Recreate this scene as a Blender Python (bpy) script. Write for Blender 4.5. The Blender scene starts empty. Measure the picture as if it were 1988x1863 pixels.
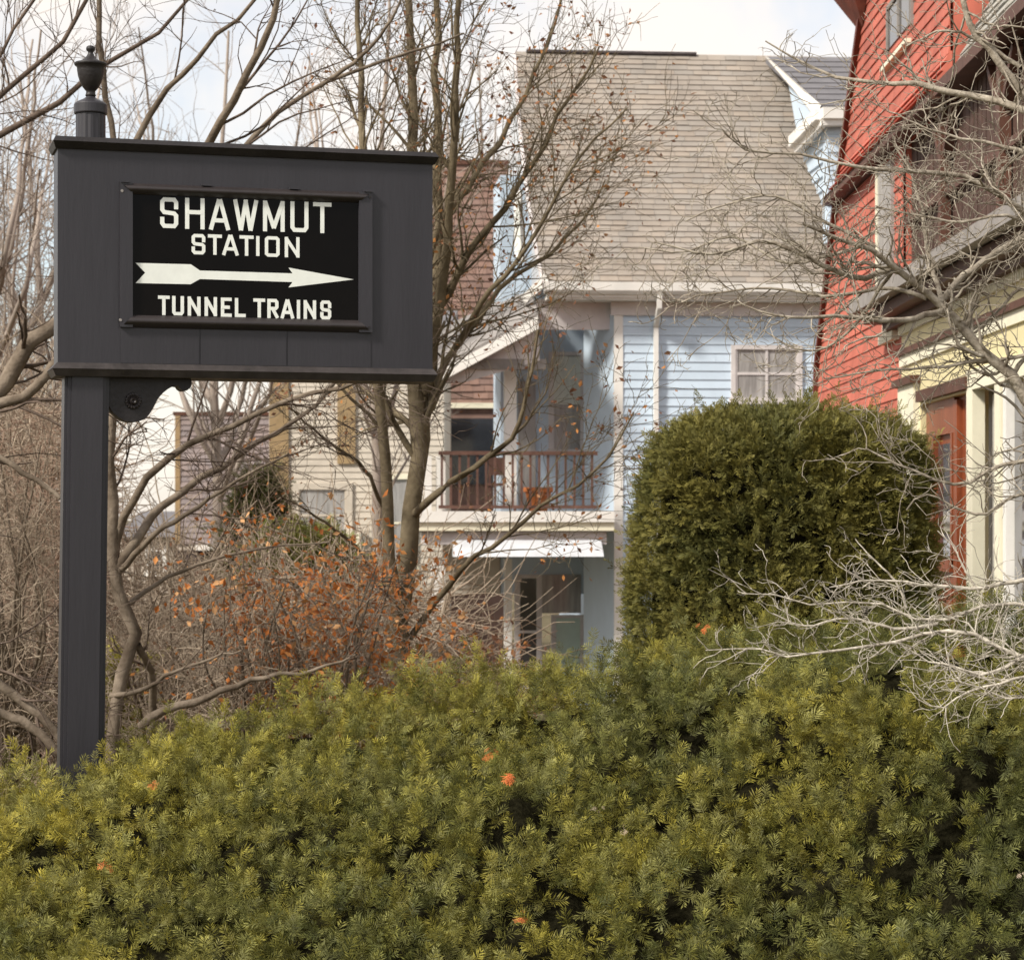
import bpy, math, random
import numpy as np
from mathutils import Vector

random.seed(7)
rng = np.random.default_rng(11)
S = bpy.context.scene
COL = S.collection

# ------------------------------------------------------------ camera, world, sun, exposure
F = 4483.0                     # focal length in units of a 1988 wide picture
CZ = 2.2                       # eye height
cam_d = bpy.data.cameras.new('camera')
cam = bpy.data.objects.new('camera', cam_d)
COL.objects.link(cam)
cam.location = (0, 0, CZ)
cam.rotation_euler = (math.radians(90), 0, 0)
cam_d.sensor_width = 36.0
cam_d.lens = F / 1988 * 36.0
cam_d.shift_y = (1000 - 931.5) / 1988
cam_d.clip_start = 0.1
cam_d.clip_end = 2000
cam_d.dof.use_dof = True
cam_d.dof.focus_distance = 9.6
cam_d.dof.aperture_fstop = 8
S.camera = cam
S.render.resolution_x = 1024
S.render.resolution_y = 959

SUN_EL, SUN_AZ = math.radians(40), math.radians(-128)   # azimuth clockwise from +Y
world = bpy.data.worlds.new('World')
S.world = world
world.use_nodes = True
wn, wl = world.node_tree.nodes, world.node_tree.links
wn.clear()
wout = wn.new('ShaderNodeOutputWorld')
wbg = wn.new('ShaderNodeBackground')
wbg.inputs['Strength'].default_value = 0.1
sky = wn.new('ShaderNodeTexSky')
sky.sky_type = 'NISHITA'
sky.sun_disc = False
sky.sun_elevation = SUN_EL
sky.sun_rotation = SUN_AZ
tc = wn.new('ShaderNodeTexCoord')
nz = wn.new('ShaderNodeTexNoise')
nz.inputs['Scale'].default_value = 5.0
nz.inputs['Detail'].default_value = 6
nz.inputs['Roughness'].default_value = 0.6
ramp = wn.new('ShaderNodeValToRGB')
ramp.color_ramp.elements[0].position = 0.36
ramp.color_ramp.elements[0].color = (0.30, 0.30, 0.30, 1)
ramp.color_ramp.elements[1].position = 0.62
ramp.color_ramp.elements[1].color = (1, 1, 1, 1)
mixc = wn.new('ShaderNodeMix')
mixc.data_type = 'RGBA'
mixc.inputs[7].default_value = (6.1, 5.55, 5.0, 1)
wl.new(tc.outputs['Generated'], nz.inputs['Vector'])
wl.new(nz.outputs['Fac'], ramp.inputs['Fac'])
wl.new(ramp.outputs['Color'], mixc.inputs[0])
wl.new(sky.outputs['Color'], mixc.inputs[6])
wl.new(mixc.outputs[2], wbg.inputs['Color'])
wl.new(wbg.outputs['Background'], wout.inputs['Surface'])

sun_d = bpy.data.lights.new('sun', 'SUN')
sun_d.energy = 2.7
sun_d.angle = math.radians(9)
sun_d.color = (1.0, 0.94, 0.84)
sun = bpy.data.objects.new('sun', sun_d)
COL.objects.link(sun)
sd = Vector((math.sin(SUN_AZ) * math.cos(SUN_EL), math.cos(SUN_AZ) * math.cos(SUN_EL), math.sin(SUN_EL)))
sun.rotation_euler = sd.to_track_quat('Z', 'Y').to_euler()
S.view_settings.view_transform = 'Standard'
S.view_settings.look = 'None'
S.view_settings.exposure = 0.92
S.view_settings.gamma = 1
S.render.engine = 'CYCLES'

# ------------------------------------------------------------ helpers
def P(U, V, y):
    return np.array([(U - 994) / F * y, y, CZ - (V - 1000) / F * y])

def norm(a):
    return a / np.maximum(np.linalg.norm(a, axis=-1, keepdims=True), 1e-9)

WORG = {}

def empty(name, loc, label, cat, group=None):
    o = bpy.data.objects.new(name, None)
    o.empty_display_size = 0.2
    COL.objects.link(o)
    o.location = [float(c) for c in loc]
    WORG[o.name] = np.array(loc, float)
    o['label'] = label
    o['category'] = cat
    if group: o['group'] = group
    return o

def add(name, V, Fc, mat, parent=None, smooth=False, col=None, kind=None):
    V = np.asarray(V, float).reshape(-1, 3)
    org = (V.min(0) + V.max(0)) / 2
    org[2] = V[:, 2].min()
    me = bpy.data.meshes.new(name)
    if isinstance(Fc, np.ndarray):
        m, k = Fc.shape
        me.vertices.add(len(V))
        me.vertices.foreach_set('co', (V - org).astype(np.float32).ravel())
        me.loops.add(m * k)
        me.loops.foreach_set('vertex_index', Fc.astype(np.int32).ravel())
        me.polygons.add(m)
        me.polygons.foreach_set('loop_start', np.arange(0, m * k, k, dtype=np.int32))
        if smooth:
            me.polygons.foreach_set('use_smooth', np.ones(m, dtype=bool))
        me.update(calc_edges=True)
    else:
        me.from_pydata([tuple(v) for v in (V - org)], [], [tuple(f) for f in Fc])
        if smooth:
            for p in me.polygons: p.use_smooth = True
        me.update()
    if col is not None:
        a = me.color_attributes.new('Col', 'FLOAT_COLOR', 'POINT')
        c = np.ones((len(V), 4), np.float32)
        c[:, :3] = col
        a.data.foreach_set('color', c.ravel())
    me.materials.append(mat)
    o = bpy.data.objects.new(name, me)
    COL.objects.link(o)
    WORG[o.name] = org
    if parent is not None:
        o.parent = parent
        o.location = org - WORG[parent.name]
    else:
        o.location = org
    if kind: o['kind'] = kind
    return o

class MB:
    def __init__(s): s.v, s.f = [], []
    def add(s, V, Fc):
        b = len(s.v)
        s.v += [tuple(map(float, v)) for v in V]
        s.f += [tuple(i + b for i in f) for f in Fc]
        return s
    def hexa(s, a):            # 8 points: bottom 4 (loop), top 4
        return s.add(a, [(3, 2, 1, 0), (4, 5, 6, 7), (0, 1, 5, 4), (1, 2, 6, 5), (2, 3, 7, 6), (3, 0, 4, 7)])
    def box(s, x0, x1, y0, y1, z0, z1):
        return s.hexa([(x0, y0, z0), (x1, y0, z0), (x1, y1, z0), (x0, y1, z0), (x0, y0, z1), (x1, y0, z1), (x1, y1, z1), (x0, y1, z1)])
    def out(s, name, mat, parent=None, smooth=False, kind=None):
        return add(name, s.v, s.f, mat, parent, smooth, kind=kind)

class Surf:
    """a plane: s runs horizontally, t up the slope, off outward"""
    def __init__(s, o, yaw, pitch=90):
        a, p = math.radians(yaw), math.radians(pitch)
        s.o = np.array(o, float)
        s.ds = np.array([math.cos(a), math.sin(a), 0])
        back = np.array([-math.sin(a), math.cos(a), 0])
        s.dt = back * math.cos(p) + np.array([0, 0, math.sin(p)])
        s.n = np.cross(s.ds, s.dt)
    def pt(s, a, b, off=0.0): return s.o + a * s.ds + b * s.dt + off * s.n
    def hit(s, U, V, off=0.0):
        c = np.array([0, 0, CZ]); d = P(U, V, 1.0) - c
        o = s.o + off * s.n
        k = np.dot(o - c, s.n) / np.dot(d, s.n)
        q = c + k * d - o
        return float(np.dot(q, s.ds)), float(np.dot(q, s.dt))
    def slab(s, mb, s0, s1, t0, t1, o0, o1):
        if s1 < s0: s0, s1 = s1, s0
        if t1 < t0: t0, t1 = t1, t0
        q = s.pt
        return mb.hexa([q(s0, t0, o1), q(s1, t0, o1), q(s1, t0, o0), q(s0, t0, o0), q(s0, t1, o1), q(s1, t1, o1), q(s1, t1, o0), q(s0, t1, o0)])
    def slabUV(s, mb, U0, V0, U1, V1, o0, o1):
        a, b = s.hit(U0, V1, o1), s.hit(U1, V0, o1)
        return s.slab(mb, a[0], b[0], a[1], b[1], o0, o1)
    def prism(s, mb, pts, o0, o1):     # polygon in (s,t), extruded
        n = len(pts)
        A = 0.5 * sum(pts[i][0] * pts[(i + 1) % n][1] - pts[(i + 1) % n][0] * pts[i][1] for i in range(n))
        if A < 0: pts = pts[::-1]
        vs = [s.pt(a, b, o1) for a, b in pts] + [s.pt(a, b, o0) for a, b in pts]
        fs = [tuple(range(n)), tuple(range(2 * n - 1, n - 1, -1))] + [(i, i + n, (i + 1) % n + n, (i + 1) % n) for i in range(n)]
        return mb.add(vs, fs)
    def prismUV(s, mb, uv, o0, o1):
        return s.prism(mb, [s.hit(u, v, o1) for u, v in uv], o0, o1)

def thickpoly(mb, pts, d):     # polygon of world points given thickness along vector d
    n = len(pts)
    pts = [np.array(p, float) for p in pts]; d = np.array(d, float)
    return mb.add(pts + [p + d for p in pts], [tuple(range(n)), tuple(range(2 * n - 1, n - 1, -1))] + [(i, i + n, (i + 1) % n + n, (i + 1) % n) for i in range(n)])

def beam(mb, a, b, w, h, up=(0, 0, 1)):
    a, b = np.array(a, float), np.array(b, float)
    d = norm(b - a); sd_ = norm(np.cross(d, np.array(up, float))); u = np.cross(sd_, d)
    q = []
    for p in (a, b):
        q.append([p - sd_ * w / 2 - u * h / 2, p + sd_ * w / 2 - u * h / 2, p + sd_ * w / 2 + u * h / 2, p - sd_ * w / 2 + u * h / 2])
    return mb.hexa(q[0] + q[1])

def lathe(mb, cx, cy, prof, n=28):
    b = []
    for r, z in prof:
        for i in range(n):
            a = 2 * math.pi * i / n
            b.append((cx + r * math.cos(a), cy + r * math.sin(a), z))
    f = []
    for j in range(len(prof) - 1):
        for i in range(n):
            k = (i + 1) % n
            f.append((j * n + i, j * n + k, (j + 1) * n + k, (j + 1) * n + i))
    f.append(tuple(range(n - 1, -1, -1)))
    f.append(tuple((len(prof) - 1) * n + i for i in range(n)))
    return mb.add(b, f)

# ------------------------------------------------------------ materials
def mat(name, c, rough=0.7, var=0.15, scale=6.0, bump=0.0, bscale=40.0, spec=0.3, c2=None, stretch=None, attr=False, metal=0.0, coat=0.0, trans=0.0, detail=5, rnd=0.0):
    m = bpy.data.materials.new(name)
    m.use_nodes = True
    n, l = m.node_tree.nodes, m.node_tree.links
    b = n['Principled BSDF']
    b.inputs['Roughness'].default_value = rough
    b.inputs['Specular IOR Level'].default_value = spec
    b.inputs['Metallic'].default_value = metal
    b.inputs['Coat Weight'].default_value = coat
    b.inputs['Coat Roughness'].default_value = 0.08
    tcn = n.new('ShaderNodeTexCoord')
    geo = n.new('ShaderNodeNewGeometry')
    mp = n.new('ShaderNodeMapping')
    l.new(geo.outputs['Position'], mp.inputs['Vector'])
    if stretch: mp.inputs['Scale'].default_value = stretch
    nt = n.new('ShaderNodeTexNoise')
    nt.inputs['Scale'].default_value = scale
    nt.inputs['Detail'].default_value = detail
    nt.inputs['Roughness'].default_value = 0.65
    l.new(mp.outputs['Vector'], nt.inputs['Vector'])
    mr = n.new('ShaderNodeMapRange')
    mr.inputs['From Min'].default_value = 0.33
    mr.inputs['From Max'].default_value = 0.67
    l.new(nt.outputs['Fac'], mr.inputs['Value'])
    mx = n.new('ShaderNodeMix'); mx.data_type = 'RGBA'
    if c2 is None:
        a = [max(0, x * (1 - var)) for x in c]; bb = [min(1, x * (1 + var)) for x in c]
    else: a, bb = c, c2
    mx.inputs[6].default_value = (*a[:3], 1); mx.inputs[7].default_value = (*bb[:3], 1)
    l.new(mr.outputs['Result'], mx.inputs[0])
    outc = mx.outputs[2]
    if attr:
        at = n.new('ShaderNodeAttribute'); at.attribute_name = 'Col'
        mm = n.new('ShaderNodeMix'); mm.data_type = 'RGBA'; mm.blend_type = 'MULTIPLY'
        mm.inputs[0].default_value = 1
        l.new(outc, mm.inputs[6]); l.new(at.outputs['Color'], mm.inputs[7])
        outc = mm.outputs[2]
    l.new(outc, b.inputs['Base Color'])
    if rnd:
        oi = n.new('ShaderNodeObjectInfo'); rm = n.new('ShaderNodeMapRange')
        rm.inputs['To Min'].default_value = 1 - rnd; rm.inputs['To Max'].default_value = 1 + rnd
        l.new(oi.outputs['Random'], rm.inputs['Value'])
        vm = n.new('ShaderNodeVectorMath'); vm.operation = 'SCALE'
        l.new(outc, vm.inputs[0]); l.new(rm.outputs['Result'], vm.inputs['Scale'])
        outc = vm.outputs[0]; l.new(outc, b.inputs['Base Color'])
    if bump:
        n2 = n.new('ShaderNodeTexNoise'); n2.inputs['Scale'].default_value = bscale; n2.inputs['Detail'].default_value = 4
        l.new(mp.outputs['Vector'], n2.inputs['Vector'])
        bp = n.new('ShaderNodeBump'); bp.inputs['Strength'].default_value = bump; bp.inputs['Distance'].default_value = 0.01
        l.new(n2.outputs['Fac'], bp.inputs['Height']); l.new(bp.outputs['Normal'], b.inputs['Normal'])
    if trans:
        tr = n.new('ShaderNodeBsdfTranslucent'); l.new(outc, tr.inputs['Color'])
        ms = n.new('ShaderNodeMixShader'); ms.inputs[0].default_value = trans
        l.new(b.outputs[0], ms.inputs[1]); l.new(tr.outputs[0], ms.inputs[2])
        l.new(ms.outputs[0], n['Material Output'].inputs['Surface'])
    return m

M = {}
M['sign'] = mat('sign_paint', (0.0285, 0.0270, 0.0325), 0.42, 0.10, 7.0, 0.12, 60, 0.45, stretch=(1, 1, 0.12))
M['sign_dark'] = mat('sign_paint_worn', (0.016, 0.0135, 0.0140), 0.5, 0.35, 8.0, 0.25, 60, 0.4)
M['ledge'] = mat('worn_ledge_paint', (0.042, 0.036, 0.035), 0.5, 0.35, 9.0, 0.2, 60, 0.4)
M['moulding'] = mat('moulding_paint', (0.027, 0.022, 0.022), 0.38, 0.2, 6.0, 0.1, 60, 0.5)
M['enamel'] = mat('black_enamel', (0.0034, 0.0024, 0.0020), 0.14, 0.3, 3.0, 0.04, 6, 0.10)
M['letter'] = mat('white_enamel', (0.80, 0.83, 0.78), 0.35, 0.05, 14, 0, 40, 0.4)
M['bluepaint'] = mat('pale_blue_paint', (0.53, 0.63, 0.735), 0.6, 0.05, 2.5, 0.1, 50, stretch=(1, 1, 0.6), rnd=.035)
M['palewall'] = mat('pale_blue_grey_shingle', (0.56, 0.58, 0.61), 0.7, 0.12, 3, 0.2, 40)
M['white'] = mat('white_paint', (0.76, 0.74, 0.70), 0.55, 0.07, 3.0, 0.08, 50)
M['whiteworn'] = mat('weathered_white_paint', (0.60, 0.56, 0.55), 0.6, 0.12, 3.0, 0.1, 50)
M['roof'] = mat('weathered_shingle', (0.315, 0.277, 0.240), 0.9, 0.12, 1.3, 0.4, 90, 0.1, attr=True)
M['roofgrey'] = mat('grey_slate', (0.17, 0.165, 0.175), 0.85, 0.12, 3.0, 0.4, 60, 0.15)
M['ridge'] = mat('dark_ridge_felt', (0.06, 0.05, 0.05), 0.9, 0.3, 4.0, 0.3, 60, 0.1)
M['brownwall'] = mat('brown_wall', (0.26, 0.17, 0.14), 0.9, 0.15, 1.5, 0.4, 80, 0.1)
M['mauvewall'] = mat('mauve_wall', (0.30, 0.255, 0.25), 0.9, 0.12, 1.5, 0.4, 80, 0.1)
M['brownsh'] = mat('brown_shingle', (0.26, 0.17, 0.14), 0.9, 0.15, 1.5, 0.4, 80, 0.1, attr=True)
M['mauve'] = mat('mauve_grey_shingle', (0.30, 0.255, 0.25), 0.9, 0.12, 1.5, 0.4, 80, 0.1, attr=True)
M['greysh'] = mat('grey_shingle', (0.36, 0.35, 0.32), 0.9, 0.12, 1.5, 0.3, 80, 0.1, attr=True)
M['red'] = mat('red_clapboard_paint', (0.47, 0.132, 0.090), 0.65, 0.22, 2.2, 0.25, 30, 0.3, stretch=(1, 1, 0.35), rnd=.10)
M['reddark'] = mat('dark_red_trim', (0.13, 0.035, 0.022), 0.6, 0.3, 5, 0.2, 30, 0.3)
M['brown'] = mat('brown_trim', (0.10, 0.045, 0.03), 0.55, 0.25, 5, 0.1, 30, 0.3)
M['slat'] = mat('brown_slat', (0.085, 0.05, 0.04), 0.7, 0.3, 5, 0.1, 30, 0.2)
M['door'] = mat('varnished_door', (0.23, 0.060, 0.022), 0.4, 0.3, 4, 0.1, 30, 0.45, stretch=(6, 6, 0.6))
M['yellow'] = mat('cream_yellow_paint', (0.72, 0.64, 0.38), 0.6, 0.07, 2.5, 0.1, 40)
M['creamwhite'] = mat('cream_white_paint', (0.78, 0.74, 0.58), 0.55, 0.06, 3, 0.1, 40)
M['cream'] = mat('cream_siding', (0.56, 0.50, 0.42), 0.7, 0.1, 2, 0.1, 40)
M['tan'] = mat('tan_trim', (0.32, 0.225, 0.12), 0.7, 0.2, 3, 0.1, 40)
M['greyroof'] = mat('grey_porch_roof', (0.27, 0.25, 0.235), 0.8, 0.2, 3, 0.2, 40)
M['dark'] = mat('shaded_interior', (0.045, 0.033, 0.03), 0.8, 0.3, 3)  # shade inside the porch given as a dark colour
M['rail'] = mat('brown_red_rail', (0.115, 0.060, 0.045), 0.6, 0.25, 5)
M['curtain'] = mat('grey_curtain', (0.33, 0.32, 0.31), 0.35, 0.30, 3, stretch=(5, 5, 0.5), coat=0.5)  # vertical tone streaks put the shading of curtain folds into the colour
M['curtainlight'] = mat('pale_curtain', (0.62, 0.63, 0.58), 0.8, 0.1, 4, stretch=(8, 8, 0.4))
M['blind'] = mat('pale_green_blind', (0.50, 0.60, 0.54), 0.6, 0.06, 4)
M['glass'] = mat('window_glass', (0.045, 0.045, 0.05), 0.06, 0.2, 3, 0.05, 3, 0.8)
M['glasslight'] = mat('reflecting_window_glass', (0.16, 0.16, 0.17), 0.04, 0.4, 3, 0.08, 3, 1.0, metal=0.6)
M['beige'] = mat('beige_wall', (0.50, 0.44, 0.37), 0.8, 0.1, 2)
M['terracotta'] = mat('terracotta', (0.48, 0.16, 0.05), 0.7, 0.15, 5)
M['barkdark'] = mat('dark_bark', (0.065, 0.048, 0.038), 0.9, 0.3, 6, 0.6, 40, 0.1, c2=(0.16, 0.12, 0.095))
M['barkolive'] = mat('olive_bark', (0.085, 0.066, 0.042), 0.9, 0.3, 5, 0.6, 30, 0.1, c2=(0.21, 0.17, 0.11))
M['barkgrey'] = mat('grey_bark', (0.095, 0.072, 0.052), 0.9, 0.3, 7, 0.6, 40, 0.1, c2=(0.24, 0.195, 0.15))
M['barkpale'] = mat('pale_bark', (0.24, 0.21, 0.17), 0.85, 0.3, 24, 0.7, 60, 0.15, c2=(0.64, 0.59, 0.50))
M['barkwarm'] = mat('silver_brown_bark', (0.15, 0.12, 0.09), 0.85, 0.3, 20, 0.7, 60, 0.15, c2=(0.48, 0.43, 0.35))
M['brush'] = mat('brown_twig', (0.20, 0.148, 0.108), 0.9, 0.3, 4, 0, 40, 0.1, c2=(0.44, 0.365, 0.28))
M['brushred'] = mat('reddish_twig', (0.22, 0.135, 0.098), 0.9, 0.3, 3, 0, 40, 0.1, c2=(0.38, 0.28, 0.21))
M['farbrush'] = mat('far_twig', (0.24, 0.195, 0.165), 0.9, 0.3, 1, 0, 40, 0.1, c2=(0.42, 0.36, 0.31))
M['dryleaf'] = mat('dry_leaf', (1, 1, 1), 0.7, 0.1, 6, 0, 40, 0.2, attr=True, trans=0.3)
M['yew'] = mat('yew_needles', (0.98, 0.99, 0.93), 0.55, 0.25, 1.6, 0, 40, 0.22, attr=True, trans=0.18)
M['thuja'] = mat('thuja_foliage', (0.99, 0.99, 0.95), 0.6, 0.25, 2.5, 0, 40, 0.2, attr=True, trans=0.15)
M['core'] = mat('inner_shade_and_soil', (0.012, 0.011, 0.006), 0.98, 0.6, 60, 1.0, 60, 0.0)  # near black: shade inside the foliage put into the colour; also pot soil
M['soil'] = mat('ground_soil', (0.085, 0.070, 0.040), 0.95, 0.3, 1.5, 0.5, 8, 0.1, c2=(0.15, 0.125, 0.07))
M['sprig'] = mat('dead_orange_needles', (0.62, 0.17, 0.05), 0.7, 0.2, 20, trans=0.2)
M['palebit'] = mat('pale_dry_leaf', (0.60, 0.48, 0.36), 0.7, 0.2, 20, trans=0.2)

# ------------------------------------------------------------ ground
def gz(x, y):
    t = np.clip((y - 18) / 14.0, 0, 1)
    return -1.2 * t * t * (3 - 2 * t)
xs = np.concatenate([np.linspace(-900, -40, 8), np.linspace(-30, 30, 41), np.linspace(40, 900, 8)])
ys = np.concatenate([np.linspace(-300, -5, 6), np.linspace(0, 60, 61), np.linspace(80, 1500, 10)])
GX, GY = np.meshgrid(xs, ys)
GV = np.stack([GX, GY, gz(GX, GY)], -1).reshape(-1, 3)
nx = len(xs)
GF = np.array([[j * nx + i, j * nx + i + 1, (j + 1) * nx + i + 1, (j + 1) * nx + i] for j in range(len(ys) - 1) for i in range(nx - 1)])
add('ground', GV, GF, M['soil'], kind='structure')

# ------------------------------------------------------------ generic house pieces
def clapboards(sf, parent, mtl, t0, t1, expo, rng_s, proud=0.016, name='clapboard', tabs=None, vary=0.12, base_off=0.0, gap=0.02, joints=False):
    t = t0
    while t < t1 - 1e-4:
        te = min(t + expo, t1)
        s0, s1 = rng_s((t + te) / 2)
        if s1 - s0 < 0.03:
            t = te; continue
        V, Fc, C = [], [], []
        if tabs:
            a = s0 - random.random() * tabs
            while a < s1:
                w = tabs * random.uniform(0.75, 1.25)
                b0, b1 = max(a, s0), min(a + w - 0.006, s1)
                a += w
                if b1 - b0 < 0.01: continue
                po = proud * random.uniform(0.75, 1.3)
                dt = random.uniform(-0.006, 0.006)
                k = len(V)
                V += [sf.pt(b0, t + dt, base_off + po), sf.pt(b1, t + dt, base_off + po), sf.pt(b1, t + dt, base_off), sf.pt(b0, t + dt, base_off),
                      sf.pt(b0, te + gap, base_off + 0.002), sf.pt(b1, te + gap, base_off + 0.002), sf.pt(b1, te + gap, base_off - 0.003), sf.pt(b0, te + gap, base_off - 0.003)]
                Fc += [tuple(k + i for i in f) for f in [(3, 2, 1, 0), (4, 5, 6, 7), (0, 1, 5, 4), (1, 2, 6, 5), (3, 0, 4, 7)]]
                g = 1 + random.uniform(-vary, vary); h = random.uniform(-0.03, 0.03)
                C += [(g * (1 + h), g, g * (1 - h))] * 8
            if V: add(name, V, Fc, mtl, parent, col=np.array(C))
        else:
            q = sf.pt
            cuts = [s0, s1]
            if s1 - s0 > 3 and joints: cuts = [s0, s0 + (s1 - s0) * random.uniform(.2, .8), s1]
            for ca, cb in zip(cuts[:-1], cuts[1:]):
                ca += .0015; cb -= .0015
                po = proud * random.uniform(.9, 1.15)
                mb = MB()
                mb.hexa([q(ca, t, base_off + po), q(cb, t, base_off + po), q(cb, t, base_off), q(ca, t, base_off),
                         q(ca, te, base_off + 0.002), q(cb, te, base_off + 0.002), q(cb, te, base_off - 0.003), q(ca, te, base_off - 0.003)])
                mb.out(name, mtl, parent)
        t = te

def window(sf, parent, U0, V0, U1, V1, frame_m, pane_m, cw=0.07, mid=True, mull=False, off=0.03, name='window', sill=True, curtain=None):
    a, b = sf.hit(U0, V1, off), sf.hit(U1, V0, off)
    s0, s1, t0, t1 = a[0], b[0], a[1], b[1]
    mb = MB()
    sf.slab(mb, s0 - cw, s0, t0 - cw, t1 + cw, -0.02, off + 0.015)
    sf.slab(mb, s1, s1 + cw, t0 - cw, t1 + cw, -0.02, off + 0.015)
    sf.slab(mb, s0, s1, t1, t1 + cw, -0.02, off + 0.02)
    fr = mb.out(name, frame_m, parent)
    mb = MB(); sf.slab(mb, s0, s1, t0, t1, -0.02, 0.024)
    mb.out('pane', pane_m, fr)
    o1 = 0.04
    bars = [(s0, s0 + 0.03, t0, t1, o1 + .002), (s1 - 0.03, s1, t0, t1, o1 + .002)]
    if mid: bars.append((s0 + .03, s1 - .03, (t0 + t1) / 2 - 0.02, (t0 + t1) / 2 + 0.02, o1))
    if mull: bars.append(((s0 + s1) / 2 - 0.02, (s0 + s1) / 2 + 0.02, t0, t1, o1 + .004))
    for a_, b_, c_, d_, e_ in bars:
        mb = MB(); sf.slab(mb, a_, b_, c_, d_, 0, e_); mb.out('sash_bar', frame_m, fr)
    if sill:
        mb = MB(); sf.slab(mb, s0 - cw - 0.03, s1 + cw + 0.03, t0 - cw - 0.03, t0 - 0.002, -0.02, off + 0.05)
        mb.out('sill', frame_m, fr)
    return fr

# ------------------------------------------------------------ pale blue house
bh = empty('house', (3.0, 38.5, -1.2), 'large pale blue clapboard house with tan shingled roof, white gutter and balcony porch', 'house')
BY = 5.0
corner = P(1193, 1000, 36.0)
fac = Surf((corner[0], corner[1], 0), BY)
smax = fac.hit(1760, 700)[0]
# wall body
mb = MB()
fac.slab(mb, 0.0, smax, -1.3, 5.7, -8.0, -0.004)
mb.out('wall', M['bluepaint'], bh)
tfr = fac.hit(1400, 614)[1]
clapboards(fac, bh, M['bluepaint'], -1.2, tfr, 0.138, lambda t: (0.13, smax), 0.02, joints=True)
mb = MB(); fac.slab(mb, -0.01, 0.13, -1.2, tfr, -0.004, 0.03); mb.out('corner_board', M['white'], bh)
# frieze, soffit, gutter
mb = MB(); fac.slab(mb, -0.06, smax, tfr, fac.hit(1400, 588)[1], -0.004, 0.05); mb.out('frieze', M['whiteworn'], bh)
tg0, tg1 = fac.hit(1300, 583)[1], fac.hit(1300, 557)[1]
sgl = fac.hit(1062, 570, 0.4)[0]
mb = MB(); fac.slab(mb, sgl, smax, tg0 - 0.03, tg0 + 0.02, -0.3, 0.36); mb.out('soffit', M['white'], bh)
mb = MB()
fac.prism(mb, [(0, 0)] * 0 or [(sgl, tg0), (smax, tg0), (smax, tg1), (sgl, tg1)], 0.30, 0.40)
mb.out('fascia', M['white'], bh)
mb = MB()
prof = [(0.40, tg0 + 0.04), (0.46, tg0 + 0.05), (0.50, tg0 + 0.10), (0.51, tg1 + 0.02), (0.49, tg1 + 0.02), (0.48, tg0 + 0.11), (0.40, tg0 + 0.10)]
vs = [fac.pt(sgl - 0.05, b, a) for a, b in prof] + [fac.pt(smax, b, a) for a, b in prof]
n_ = len(prof)
mb.add(vs, [tuple(range(n_ - 1, -1, -1)), tuple(range(n_, 2 * n_))] + [(i, (i + 1) % n_, (i + 1) % n_ + n_, i + n_) for i in range(n_)])
mb.out('gutter', M['white'], bh)
# downpipe
sp = fac.hit(1272, 700)[0]
mb = MB()
beam(mb, fac.pt(sp, tg0 + 0.04, 0.45), fac.pt(sp, tg0 - 0.16, 0.42), 0.09, 0.07, fac.ds)
beam(mb, fac.pt(sp, tg0 - 0.14, 0.43), fac.pt(sp, tg0 - 0.42, 0.07), 0.09, 0.07, fac.ds)
beam(mb, fac.pt(sp, tg0 - 0.38, 0.075), fac.pt(sp, -1.1, 0.075), 0.09, 0.07, fac.ds)
mb.out('downpipe', M['white'], bh)
# main roof
ro = P(1062, 556, 35.62)
roof = Surf(ro, BY, 60)
tr = roof.hit(1400, 109)[1]
edge = [(1058, 553), (1046, 500), (1026, 380), (1010, 230), (1001, 104)]
et = [roof.hit(u, v) for u, v in edge]
def roof_rng(t):
    return (float(np.interp(t, [e[1] for e in et], [e[0] for e in et])), smax + 1.0 - ro[0] + corner[0])
mb = MB(); roof.prism(mb, [(et[0][0], 0), (7.0, 0), (7.0, tr), (et[-1][0], tr)], -0.15, -0.006); mb.out('roof_deck', M['whiteworn'], bh)
clapboards(roof, bh, M['roof'], 0.0, tr, tr / 44.0, roof_rng, 0.020, 'shingle_course', tabs=0.26, vary=0.07)
a0, a1 = roof.hit(1022, 109)[0], roof.hit(1352, 112)[0]
mb = MB(); roof.slab(mb, a0, a1, tr - 0.02, tr + 0.03, 0.0, 0.05); mb.out('ridge_cap', M['ridge'], bh)
# rear slope
rp = roof.pt(et[-1][0] + .7, tr); rq = roof.pt(7.0, tr); bk = np.array([-math.sin(math.radians(BY)), math.cos(math.radians(BY)), 0])
mb = MB(); thickpoly(mb, [rp, rq, rq + bk * 5 - np.array([0, 0, 4]), rp + bk * 5 - np.array([0, 0, 4])], (0, 0, -0.1)); mb.out('rear_roof_slope', M['roofgrey'], bh)
# left gable end
el = [roof.pt(a, b, -0.02) for a, b in et]
endw = Surf(el[0] + np.array([0.03, 0, 0]), BY - 90)
mb = MB(); endw.prismUV(mb, [(1057, 560), (1045, 500), (1025, 380), (1009, 230), (1001, 106), (997, 108), (988, 330), (969, 575)], -0.08, 0.0); mb.out('gable_end', M['palewall'], bh)
mb = MB()
for i in range(len(el) - 1): beam(mb, el[i] + np.array([-0.02, 0, 0]), el[i + 1] + np.array([-0.02, 0, 0]), 0.05, 0.09, (0, -1, 0.2))
mb.out('rake_board', M['whiteworn'], bh)
mb = MB(); thickpoly(mb, [P(1058, 530, 35.6), P(1012, 575, 35.9), P(1020, 590, 35.9), P(1066, 548, 35.6)], (0.0, 0.3, 0.0)); mb.out('cornice_return', M['white'], bh)
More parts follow.
